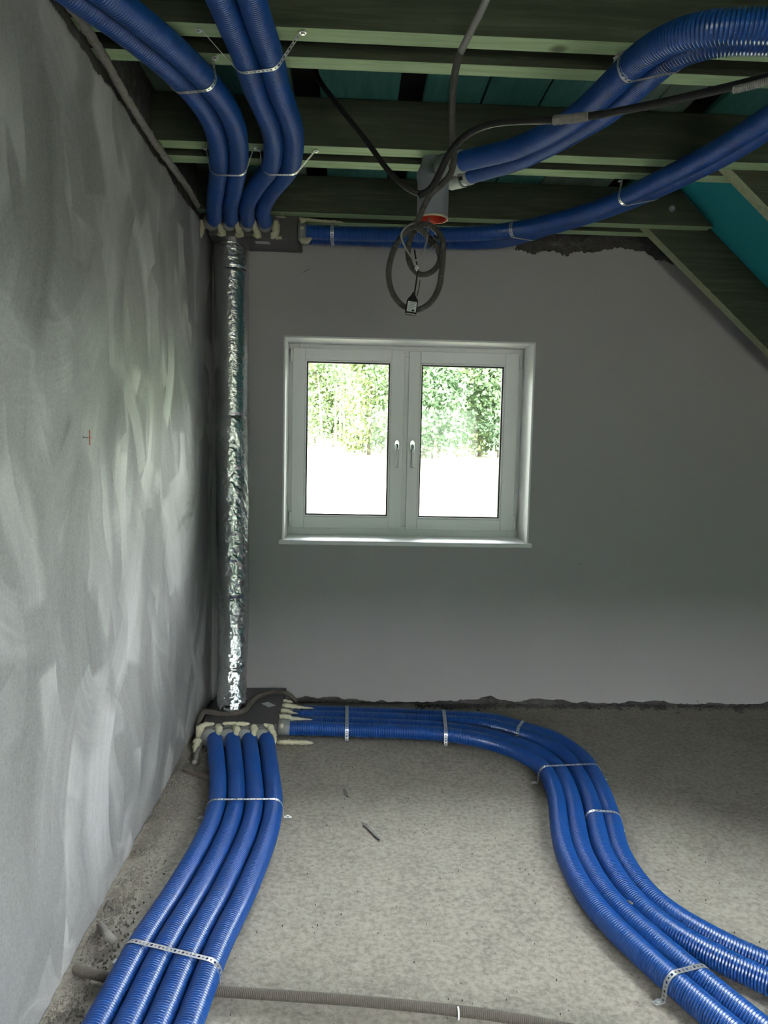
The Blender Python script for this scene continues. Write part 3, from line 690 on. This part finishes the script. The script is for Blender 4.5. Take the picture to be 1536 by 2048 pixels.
# ceiling box
tb0, tb1 = 4.045, 4.345
CB = empty('air_distribution_box', (-.48, 4.2, 2.5), 'flat dark grey duct distribution box under the beams above the foil duct', 'duct box')
MB().box((-.725, tb0, 2.508), (-.275, tb1, 2.617)).build('box_body', M['box'], CB, bevel=.004)
q0 = [onz(u, v, 2.507) for u, v in ((509, 482), (538, 483), (541, 489), (512, 487.5))]
mesh('sticker', q0, [(0,1,2,3)], M['sticker'], CB, label='small white label')
c0 = [hoses['CL%d' % i][0][0] for i in range(4)]
for i in range(4):
    x = c0[i]; b_ = MB(); V, f = tube_data(np.array([(x, tb0+.01, zc-.008), (x, tb0-.025, zc-.008)]), .0410, 28); b_.add(V, f); b_.build('port_collar', M['collar'], CB, True)
for k in range(3):
    x = (c0[k]+c0[k+1])/2
    foam([(x-.016, tb0-.015, 2.512), (x+.014, tb0-.018, 2.514), (x, tb0-.030, 2.545), (x-.006, tb0-.05, 2.575), (x-.008, tb0-.09, 2.590)], [.012, .017, .013, .009, .006], CB, 50+k)
foam([(c0[0]-.055, tb0-.03, 2.49), (c0[0]-.045, tb0-.02, 2.53), (c0[0]-.05, tb0-.01, 2.58)], [.015, .016, .014], CB, 55)
foam([(c0[3]+.03, tb0-.01, 2.50), (c0[3]+.055, tb0-.02, 2.525), (c0[3]+.055, tb0-.02, 2.59)], [.012, .020, .018], CB, 56)
foam([(c0[3]+.05, tb0-.01, 2.508), (c0[3]+.085, tb0+.0, 2.508)], [.010, .007], CB, 57)
foam([(c0[3]+.05, tb0, 2.612), (-.24, tb0+.02, 2.606), (-.15, tb0+.03, 2.604), (-.05, tb0+.035, 2.604)], [.007, .008, .008, .006], CB, 58)
for k, key in enumerate(('LR0', 'LR1')):
    p = hoses[key][0]
    b_ = MB(); V, f = tube_data(np.array([(-.278, p[1], p[2]), (p[0]+.02, p[1], p[2])]), .0412, 28); b_.add(V, f); b_.build('port_collar', M['collar'], CB, True)
p = hoses['LR0'][0]
foam([(p[0]-.01, p[1]-.03, 2.585), (p[0]+.02, p[1]-.025, 2.597)], [.012, .010], CB, 60)
foam([(p[0]-.01, p[1]-.040, 2.55), (p[0]+.012, p[1]-.042, 2.555)], [.008, .009], CB, 61)
foam([(p[0]-.015, p[1]-.01, 2.50), (p[0]+.02, p[1]-.01, 2.50), (p[0]+.05, p[1]-.02, 2.508)], [.012, .016, .007], CB, 62)

# ------------------------------------------------------------------ foil duct
n = 520; seg = 120
tt = np.linspace(0, 1, n)       # bottom to top
zz = .099+tt*(2.507-.099)
cy = np.interp(zz, [.1, .2, .5, 2.5], [3.985, 4.035, 4.14, 4.235]); cx = np.interp(zz, [.1, .25, 1.45, 2.5], [-.590, -.600, -.624, -.640])
rad = np.interp(zz, [.1, .14, .19, .25, .5, 1.45, 2.5], [.070, .078, .071, .073, .078, .0855, .091])
a = np.linspace(0, 2*math.pi, seg, endpoint=False)
A_, Z_ = np.meshgrid(a, zz)
def wrapn(sa, sz, seed): 
    return fbm(np.cos(A_)*sa+20+np.sin(A_)*sa*.31, Z_*sz+np.sin(A_)*sa*.9+30, seed, 4)
crk = 1-np.abs(2*wrapn(1.6, 16, 70)-1)*1.6; crk2 = 1-np.abs(2*wrapn(4, 45, 75)-1)*1.8
amp = np.interp(Z_, [.1, .4, .6, 1.5, 1.65, 2.3, 2.5], [1.6, .7, 1.5, 1.2, .55, .35, .6])
amp = amp*.75; R = rad[:, None]+amp*(.0065*(crk-.5)+.0032*(crk2-.5))
ringm = np.exp(-((Z_-.30)/.008)**2)+np.exp(-((Z_-.66)/.012)**2)+np.exp(-((Z_-1.62)/.01)**2)+np.exp(-((Z_-2.38)/.006)**2)
R -= .005*ringm
V = np.stack([cx[:, None]+R*np.cos(A_), cy[:, None]+R*np.sin(A_), Z_+.004*amp*(crk2-.5)], -1).reshape(-1, 3)
f = [(i*seg+j, i*seg+(j+1) % seg, (i+1)*seg+(j+1) % seg, (i+1)*seg+j) for i in range(n-1) for j in range(seg)]
mesh('foil_duct', V, f, M['foil'], smooth=True, label='vertical duct wrapped in crinkled silver foil in the corner beside the window', cat='duct')

# ------------------------------------------------------------------ grey vertical pipe with red inside
pc = np.array((.312, 3.19)); 
GP = empty('supply_air_pipe', (pc[0], pc[1], 2.55), 'grey plastic vertical air pipe with red open end hanging from the beams', 'pipe')
def lathe(name, prof, mat, parent, seg=48, c=pc, **k):
    V = []; f = []
    for r, z in prof:
        for j in range(seg):
            t = 2*math.pi*j/seg; V.append((c[0]+r*math.cos(t), c[1]+r*math.sin(t), z))
    for i in range(len(prof)-1): f += [(i*seg+j, i*seg+(j+1) % seg, (i+1)*seg+(j+1) % seg, (i+1)*seg+j) for j in range(seg)]
    return mesh(name, V, f, mat, parent, True, **k)
lathe('pipe_body', [(.0560, 2.395), (.0620, 2.395), (.0620, 2.535), (.0655, 2.537), (.0665, 2.548), (.0655, 2.565)], M['pipe_grey'], GP)
lathe('pipe_lining', [(.0618, 2.386), (.0606, 2.384), (.0575, 2.386), (.0560, 2.40), (.0555, 2.50), (.001, 2.505)], M['red'], GP, label='red inner cap')
lathe('pipe_rim', [(.0621, 2.393), (.0632, 2.389), (.0621, 2.385), (.0590, 2.3855)], M['foam'], GP, label='pale rim')
lathe('pipe_shoulder', [(.0655, 2.565), (.060, 2.575), (.050, 2.60), (.046, 2.66), (.046, 2.80)], M['pipe_grey'], GP)
# sloping branch bodies
for (s, d0, key) in ((U0s, U0d, 0), (U1s, U1d, 1)):
    d0 = d0/np.linalg.norm(d0)
    b_ = MB(); q1 = s-d0*.008
    V, f = tube_data(np.array([q1, s+d0*.030]), .0405, 30); b_.add(V, f)
    V, f = tube_data(np.array([s+d0*.030, s+d0*.034, s+d0*.10]), [.044, .0435, .042], 30); b_.add(V, f)
    b_.build('branch_collar', M['white_fit'], GP, True, label='pale branch collar')
    for aoff in (0, 1.3, 2.6, 4.0, 5.2):
        cl = MB()
        T0 = d0; n0 = np.cross(T0, (0, 0, 1.)); n0 /= np.linalg.norm(n0); b0 = np.cross(T0, n0); rd = math.cos(aoff)*n0+math.sin(aoff)*b0
        c_ = s+d0*.012+rd*.0400; tdir = np.cross(T0, rd)
        V = [c_+T0*a1*.009+tdir*b1*.007+rd*c1*.0016 for c1 in (-1, 1) for (a1, b1) in ((-1,-1),(1,-1),(1,1),(-1,1))]
        cl.add(V, [(0,1,2,3),(7,6,5,4),(0,4,5,1),(1,5,6,2),(2,6,7,3),(3,7,4,0)])
        cl.build('clip_slot', M['blackp'], GP, label='black clip slot')

# ------------------------------------------------------------------ conduits and cables overhead
def uvd(L): return spline([ony(u, v, y) for u, v, y in L], 20)
# hanging grey conduit: smooth top, corrugated below, coiled
top = smooth_path(resample(uvd([(1006, -150, 1.99), (990, -60, 2.02), (972, 0, 2.07), (948, 50, 2.12), (921, 104, 2.18)]), .01), 3)
HC = empty('hanging_conduit', ony(905, 250, 2.5), 'grey corrugated conduit hanging from the ceiling, coiled in front of the window wall', 'conduit')
tube('smooth_sleeve', top, .0098, M['cable'], HC, 16, label='smooth grey sleeve')
coil = [(921, 102, 2.18), (912, 135, 2.24), (906, 180, 2.33), (904, 230, 2.43), (905, 280, 2.53), (908, 320, 2.60), (900, 350, 2.64), (880, 372, 2.67), (862, 388, 2.70), (848, 412, 2.71), (836, 440, 2.72),
        (822, 455, 2.72), (800, 478, 2.72), (784, 510, 2.72), (777, 550, 2.72), (786, 588, 2.72), (806, 612, 2.72), (832, 620, 2.72), (858, 608, 2.72), (876, 580, 2.72), (883, 545, 2.72), (886, 510, 2.72), (884, 478, 2.74), (868, 456, 2.75),
        (845, 448, 2.76), (824, 470, 2.77), (816, 500, 2.77), (822, 532, 2.77), (842, 550, 2.77), (866, 542, 2.76), (880, 520, 2.75), (874, 495, 2.74), (862, 480, 2.72), (845, 462, 2.70), (826, 450, 2.69)]
CP = smooth_path(resample(uvd(coil), .004), 6)
corrugated('corrugated_hose', CP, .0108, M['conduit'], .0048, .0016, 16, HC)
b_ = MB(); cn = ony(866, 484, 2.705)
V, f = tube_data(np.array([cn+(-.016, 0, .012), cn+(.004, -.002, -.012)]), [.014, .0165], 14); b_.add(V, f)
V, f = tube_data(np.array([cn+(-.002, -.004, .014), cn+(.016, -.003, .004)]), [.011, .013], 12); b_.add(V, f)
b_.build('tape_wrap', M['blackp'], HC, bevel=.002, label='black tape wrap')
# thin grey cable looping from the pipe
tube('grey_cable', smooth_path(resample(uvd([(858, 436, 3.10), (857, 455, 2.74), (852, 488, 2.68), (843, 512, 2.67), (830, 522, 2.67), (820, 510, 2.67), (806, 486, 2.67), (802, 468, 2.66), (815, 452, 2.66), (830, 446, 2.68)]), .004), 3), .0034, M['cable'], None, 10, .004,
     label='thin light grey cable looped below the red pipe end before the conduit coil', cat='cable')
# lamp holder / plug hanging
LH = empty('cable_socket', ony(822, 610, 2.66), 'black cable socket with a grey rating label hanging in the coil', 'socket')
tube('cord', smooth_path(resample(uvd([(829, 500, 2.70), (832, 520, 2.69), (835, 536, 2.68), (833, 560, 2.68), (829, 585, 2.665), (827, 597, 2.66)]), .004), 2), .0028, M['blackp'], LH, 10, .004)
tube('cord', uvd([(840, 560, 2.68), (838, 576, 2.67), (834, 592, 2.665)]), .0013, M['blackp'], LH, 8, .004)
A0 = ony(827.5, 585, 2.665); A1 = ony(821, 628, 2.652); ax = (A1-A0)/np.linalg.norm(A1-A0)
sx_ = np.cross(ax, (0, 1, 0)); sx_ /= np.linalg.norm(sx_); sy_ = np.cross(ax, sx_)
prof = [(0, .004, .004), (.010, .007, .006), (.017, .011, .008), (.026, .0175, .010), (.032, .0195, .011), (.050, .0195, .0115), (.072, .0195, .0115), (.0765, .0175, .0105)]
V = []; f = []; sg = 20
for d, wx, wy in prof:
    for j in range(sg):
        t = 2*math.pi*j/sg; cx_, sx2 = math.cos(t), math.sin(t); p_ = .45
        V.append(A0+ax*d+sx_*wx*math.copysign(abs(cx_)**p_, cx_)+sy_*wy*math.copysign(abs(sx2)**p_, sx2))
for i in range(len(prof)-1): f += [(i*sg+j, i*sg+(j+1) % sg, (i+1)*sg+(j+1) % sg, (i+1)*sg+j) for j in range(sg)]
f += [tuple(range(sg)), tuple((len(prof)-1)*sg+j for j in range(sg-1, -1, -1))]
mesh('socket_body', V, f, M['blackp'], LH, True)
sgn = -1 if (sy_[1] > 0) else 1
def lab_quad(d0, d1, w0, w1, off, mat, name):
    mesh(name, [A0+ax*d+sx_*w_+sy_*sgn*off for d, w_ in ((d0, w0), (d0, w1), (d1, w1), (d1, w0))], [(0, 1, 2, 3)], mat, LH)
lab_quad(.036, .071, -.0150, .0150, .0119, M['sticker'], 'rating_label')
for k in range(4): lab_quad(.0395+k*.0055, .0418+k*.0055, -.0115, .0115-.004*(k % 2), .0122, M['collar'], 'label_print')
lab_quad(.0625, .0695, .001*sgn-.0, .0105, .0122, M['blackp'], 'label_mark'); lab_quad(.064, .0665, -.0115, -.003, .0122, M['collar'], 'label_print')
kp = ony(833, 537, 2.66); b_ = MB()
for dx, dz in ((-.004, 0), (.004, .001), (0, -.006), (.001, .006)): V, f = tube_data(np.array([kp+(dx, -.002, dz-.002), kp+(dx+.001, 0, dz+.004)]), .0028, 8); b_.add(V, f)
b_.build('wire_knot', M['sill'], LH, True, label='white wire clip')
# black cables
tube('ceiling_cable', smooth_path(resample(uvd([(628, 110, 2.95), (634, 152, 2.90), (680, 215, 2.82), (735, 285, 2.75), (780, 345, 2.71), (815, 376, 2.69), (840, 388, 2.69), (860, 378, 2.69), (876, 350, 2.66), (890, 320, 2.60)]), .008), 5), .0095, M['blackp'], None, 14, .008,
     label='black cable dropping from the left gap in the boards to the grey pipe', cat='cable')
BC = empty('ceiling_cable', ony(1130, 240, 2.3), 'black cable running from the conduit coil to the right edge in front of blue hoses', 'cable')
bp = smooth_path(resample(uvd([(838, 392, 2.66), (862, 378, 2.64), (880, 345, 2.58), (900, 305, 2.52), (930, 272, 2.46), (975, 250, 2.40), (1040, 242, 2.33), (1110, 240, 2.26), (1200, 229, 2.18), (1300, 210, 2.08), (1400, 188, 1.98), (1500, 164, 1.88), (1600, 138, 1.78)]), .008), 5)
tube('cable_body', bp, .0105, M['blackp'], BC, 16, .008)
sl_ = bp[(bp[:, 0] > ony(1108, 240, 2.26)[0]) & (bp[:, 0] < ony(1180, 232, 2.2)[0])]
sP = resample(sl_, .003); nn = len(sP); aa = np.linspace(0, 2*math.pi, 16, endpoint=False)
Rr = .0118+.003*vnoise(np.arange(nn)[:, None]*.8, np.cos(aa)[None, :]*2+4, 3)*np.linspace(1, .3, nn)[:, None]; V, f = tube_data(sP, Rr, 16)
mesh('plaster_crust', V, f, M['mortar'], BC, True, label='dried mortar crust')
c2 = smooth_path(resample(uvd([(1462, 181, 1.90), (1500, 172, 1.87), (1560, 154, 1.82), (1620, 135, 1.77)]), .004), 3)
corrugated('conduit_end', c2+np.array((0, -.012, -.004)), .0095, M['cable'], .0048, .0016, 16, BC, label='light corrugated sleeve')

# lumpy mortar-covered conduit along the top of the left wall
pp = [onx(u, v, XL+.03) for u, v in ((105, -35), (160, 40), (205, 110), (245, 182), (300, 270), (345, 335), (378, 380), (395, 412))]
pp = [np.array((p[0], p[1], min(p[2], 2.66))) for p in pp]
P = smooth_path(resample(spline(pp), .008), 4); nn = len(P)
Rr = .013*(.75+.5*vnoise(np.arange(nn)[:, None]*.5, np.cos(np.linspace(0, 6.28, 14, endpoint=False))[None, :]*1.5+6, 9))
V, f = tube_data(P, Rr, 14); mesh('wall_conduit', V, f, M['mortar'], smooth=True, label='mortar-crusted conduit lying along the ragged top edge of the left wall', cat='conduit')

# ------------------------------------------------------------------ conduits on the floor
def fl(L, z=.0125): return smooth_path(resample(spline([onz(u, v, z) for u, v in L]), .004), 4)
FC = empty('floor_conduit', onz(800, 2012, 0), 'dusty corrugated conduit crossing the floor at the bottom, beneath the left blue hoses', 'conduit')
pth = fl([(150, 1940), (185, 1951), (260, 1966), (430, 1985), (560, 1994), (700, 2004), (850, 2018), (1000, 2036), (1110, 2056), (1250, 2085), (1500, 2145), (1800, 2220)], .012)
pth[:, 2] = .017
corrugated('corrugated_hose', pth, .0145, M['dusty'], .0050, .0014, 16, FC)
tw = onz(916, 2030, .012); b_ = MB(); V, f = tube_data(np.array([tw+(-.002, 0, .005), tw+(.002, 0, .005)]), .0156, 16); b_.add(V, f); b_.build('cable_tie', M['sill'], FC, label='white cable tie')
tube('conduit_stub', smooth_path(resample(np.array([onx(198, 1868, XL+.005)+(0, 0, .03), onz(206, 1868, .035)+(.01, 0, 0), onz(216, 1885, .012)+(.02, 0, 0)]), .005), 4), .013, M['mortar'], None, 12, .005,
     label='short mortar-caked conduit stub bending out of the left wall near the camera', cat='conduit')
corrugated('conduit_stub', fl([(366, 1538), (385, 1543), (405, 1550), (428, 1558)], .016), .012, M['dusty'], .0048, .0014, 14,
     label='short dusty conduit stub from the left wall to the far end of floor hoses', cat='conduit')
tube('conduit_stub', fl([(418, 1462), (400, 1492), (388, 1525)], .014), .011, M['mortar'], None, 12, .006, label='dusty conduit lying along the left wall beside the floor box', cat='conduit')
hp = spline([(-.735, 3.80, .06), (-.72, 3.90, .11), (-.69, 3.88, .118), (-.64, 3.86, .117), (-.56, 3.855, .118), (-.515, 3.90, .118), (-.50, 4.0, .118), (-.47, 4.12, .118), (-.40, 4.20, .118), (-.33, 4.20, .112), (-.29, 4.19, .09), (-.27, 4.21, .05)], 20)
corrugated('box_conduit', smooth_path(resample(hp, .004), 6), .0135, M['dusty'], .0050, .0014, 16, label='dusty grey conduit snaking over the floor box around the foot of the foil duct', cat='conduit')

# ------------------------------------------------------------------ rubble, chips, scratches
def chips(name, n, gen, mat, label, cat, smin, smax, seed):
    g = random.Random(seed); b_ = MB()
    for _ in range(n):
        x, y = gen(g); s = g.uniform(smin, smax)**1; an = g.uniform(0, 6.28); h = s*g.uniform(.25, .7)
        k = 5; top_ = [(x+s*math.cos(an+i*1.2566)*g.uniform(.5, 1)*.6, y+s*math.sin(an+i*1.2566)*g.uniform(.5, 1)*.6, h*g.uniform(.6, 1)+.001) for i in range(k)]
        bot_ = [(x+s*math.cos(an+i*1.2566)*g.uniform(.8, 1.1), y+s*math.sin(an+i*1.2566)*g.uniform(.8, 1.1), -.003) for i in range(k)]
        b_.add(bot_+top_, [tuple(range(k-1, -1, -1)), tuple(range(k, 2*k))]+[(i, (i+1) % k, k+(i+1) % k, k+i) for i in range(k)])
    b_.build(name, mat, label=label, cat=cat, kind='stuff')
chips('mortar_rubble', 4200, lambda g: (XL+abs(g.gauss(0, .05))+.002, g.uniform(1.3, 4.3)), M['chip'], 'crumbled mortar and plaster crumbs along the foot of the left wall', 'rubble', .001, .0045, 1)
chips('mortar_rubble', 900, lambda g: (g.uniform(.4, 2.9), D-abs(g.gauss(0, .03))), M['raw'], 'dark mortar crumbs along the foot of the window wall', 'rubble', .003, .016, 2)
chips('floor_grit', 420, lambda g: (g.uniform(-.65, 2.4), g.uniform(1.6, 4.1)), M['conduit'], 'dark grit scattered on the concrete floor', 'grit', .0008, .0026, 3)
for (a, b_) in (((688, 1578), (695, 1594)), ((727, 1646), (760, 1679))):
    p, q_ = onz(*a, .001), onz(*b_, .001)
    V, f = tube_data(resample(np.array([p, q_]), .01), np.r_[.0025, .007, np.full(max(1, len(resample(np.array([p, q_]), .01))-3), .006), .002][:len(resample(np.array([p, q_]), .01))], 8)
    V[:, 2] = .0008+(V[:, 2]-.001)*.15
    mesh('scuff_mark', V, f, M['conduit'], bpy.data.objects['floor'], True)
pc_ = hoses['FR2'][nearest(hoses['FR2'], (1268, 1800), zf)]
tube('plaster_crumb', [onz(1256, 1803, .07), onz(1264, 1807, .075)], .004, M['chip'], None, 8, .004, label='small pale mortar crumb caught between the right-hand floor hoses', cat='crumb')

# ------------------------------------------------------------------ outdoors
def gz(x, y):
    d = np.hypot(x, y); z = -2.7+4.0*(1-np.exp(-np.clip(d-6, 0, None)/22)); z = z+np.clip(d-72, 0, None)*.30
    return z
rg = np.r_[np.linspace(5.5, 70, 40), np.linspace(73, 190, 24)]; ag = np.linspace(0, 2*math.pi, 90)
RR, AA = np.meshgrid(rg, ag); X = RR*np.cos(AA)+1; Y = RR*np.sin(AA)+1; Z = gz(X, Y)
h, w_ = X.shape; V = np.stack([X, Y, Z], -1).reshape(-1, 3)
f = [(i*w_+j, i*w_+j+1, (i+1)*w_+j+1, (i+1)*w_+j) for i in range(h-1) for j in range(w_-1)]
V = np.vstack([V, [(1, 1, -2.7)]]); f += [(i*w_, (i+1)*w_, len(V)-1) for i in range(h-1)]
me_ = mesh('meadow', V, f, M['grass'], kind='structure')
me_.data.materials.append(M['leafb'])
for p_ in me_.data.polygons:
    if p_.center.xy.length > 69: p_.material_index = 1
def tree(x, y, H, Rc, mat, bark, label, nl=2600, crown_lo=.25, seed=0, ls=.2, trunk_r=.12, blobs=9, group=None):
    g = np.random.default_rng(seed); z0 = float(gz(np.array(x), np.array(y)))-.05
    t = empty('tree', (x, y, z0), label, 'tree', group)
    tp = np.array([(x, y, z0), (x+g.normal(0, .1), y, z0+H*.4), (x+g.normal(0, .2), y, z0+H*.85)])
    P = resample(spline(tp, 8), .4); V, f = tube_data(P, np.linspace(trunk_r, trunk_r*.3, len(P)), 8); mesh('trunk', V, f, bark, t, True)
    cs = []
    for k in range(blobs):
        hh = crown_lo+(1-crown_lo)*(k+.5)/blobs; rr_ = Rc*math.sin(math.pi*min(.93, max(.12, .18+.8*(hh-crown_lo)/(1-crown_lo))))**.7
        a_ = g.uniform(0, 6.28); cs.append((x+rr_*.55*math.cos(a_), y+rr_*.55*math.sin(a_), z0+H*hh, rr_*.62))
    cs = np.array(cs); k = g.integers(0, len(cs), nl); c_ = cs[k]
    d = g.normal(size=(nl, 3)); d /= np.linalg.norm(d, axis=1)[:, None]; rr_ = c_[:, 3:4]*(g.random((nl, 1))**.35)*(1+.15*g.normal(size=(nl, 1))); C_ = c_[:, :3]+d*rr_*np.array((1, 1, .95))
    u_ = g.normal(size=(nl, 3)); u_ /= np.linalg.norm(u_, axis=1)[:, None]; v_ = np.cross(u_, g.normal(size=(nl, 3))); v_ /= np.linalg.norm(v_, axis=1)[:, None]
    s_ = ls*g.uniform(.6, 1.3, (nl, 1)); u_ *= s_; v_ *= s_*.6
    V = np.stack([C_-u_, C_-v_, C_+u_, C_+v_], 1).reshape(-1, 3); f = np.arange(nl*4).reshape(-1, 4).tolist()
    mesh('crown', V, f, mat, t)
    return t
def atD(u, Dd): return (u-700)/F*Dd
tree(atD(646, 36), 36, 5.0, 1.75, M['leafa'], M['bark'], 'small lone tree with slim trunk standing out on the meadow, left pane', 2400, .28, 5, .085, .07)
front = [(738, 47, 9.0, 2.2, 'leafc', 'light green bushy tree at the edge of the wood, right side of the left pane'), (775, 46, 8.5, 2.4, 'leafa', 'bushy tree at the wood edge partly behind the window mullion'), (835, 45, 8, 2.3, 'leafa', 'low bushy tree just right of the window mullion'), (872, 44, 6.2, 1.9, 'leafb', 'low dark bush in the left half of the right pane'), (915, 47, 10.5, 2.6, 'leafc', 'tall pale tree in the middle of the right pane'), (960, 48, 10, 2.5, 'leafa', 'round mid green tree right of middle in the right pane'), (1000, 47, 9.5, 2.4, 'leafb', 'dark green tree at the right edge of the right pane'), (1050, 47, 10, 2.6, 'leafb', 'dark green tree hidden by the right window frame')]
for k, (u, Dd, H, Rc, mt, lab) in enumerate(front): tree(atD(u, Dd), Dd, H, Rc, M[mt], M['bark'], lab, 5200, .06, 50+k, .13, .14, 10, 'trees along the front of the wood')
mid_ = [(585, 62, 11, 3.2, 'leafc', 'yellow-green tree at the left edge of the left pane'), (628, 66, 12, 3.2, 'leafa', 'mid green tree behind the lone tree'), (668, 64, 8, 2.6, 'leafc', 'low yellow-green tree above the birch trunks'), (705, 68, 13, 3.2, 'leafa', 'tall tree behind the birch trunks'), (745, 66, 13, 3.2, 'leafb', 'tall dark tree in the right part of the left pane, behind')]
for k, (u, Dd, H, Rc, mt, lab) in enumerate(mid_): tree(atD(u, Dd), Dd, H, Rc, M[mt], M['bark'], lab, 4600, .16, 80+k, .17, .16, 10, 'trees across the far side of the meadow')
for k, u in enumerate((672, 680, 690, 706, 714, 722)):
    tree(atD(u, 60), 60, 8.5+k % 3, .9, M['leafa'], M['birch'], ['pale birch trunk tree, leftmost of the birches', 'pale birch second from the left', 'pale birch third from the left', 'pale birch fourth from the left', 'pale birch fifth from the left', 'pale birch trunk tree, rightmost of the birches'][k], 260, .5, 120+k, .22, .075, 5, 'birches at the wood edge')
bk = 0; lr = ['far left', 'left', 'behind the mullion', 'right', 'far right']
for row, Dd in enumerate((80, 92, 106)):
    for k, u in enumerate((600, 700, 800, 900, 1000)):
        uu = u+(-1)**row*25; tree(atD(uu, Dd), Dd, 14+row, 3.4, M[('leafa', 'leafb', 'leafc')[(k+row) % 3]], M['bark'], f'treetop on the hillside beyond the meadow, {("lowest", "middle", "highest")[row]} row, {lr[k]}', 3000, .1, 200+bk, .30, .2, 9, 'trees on the far hillside'); bk += 1
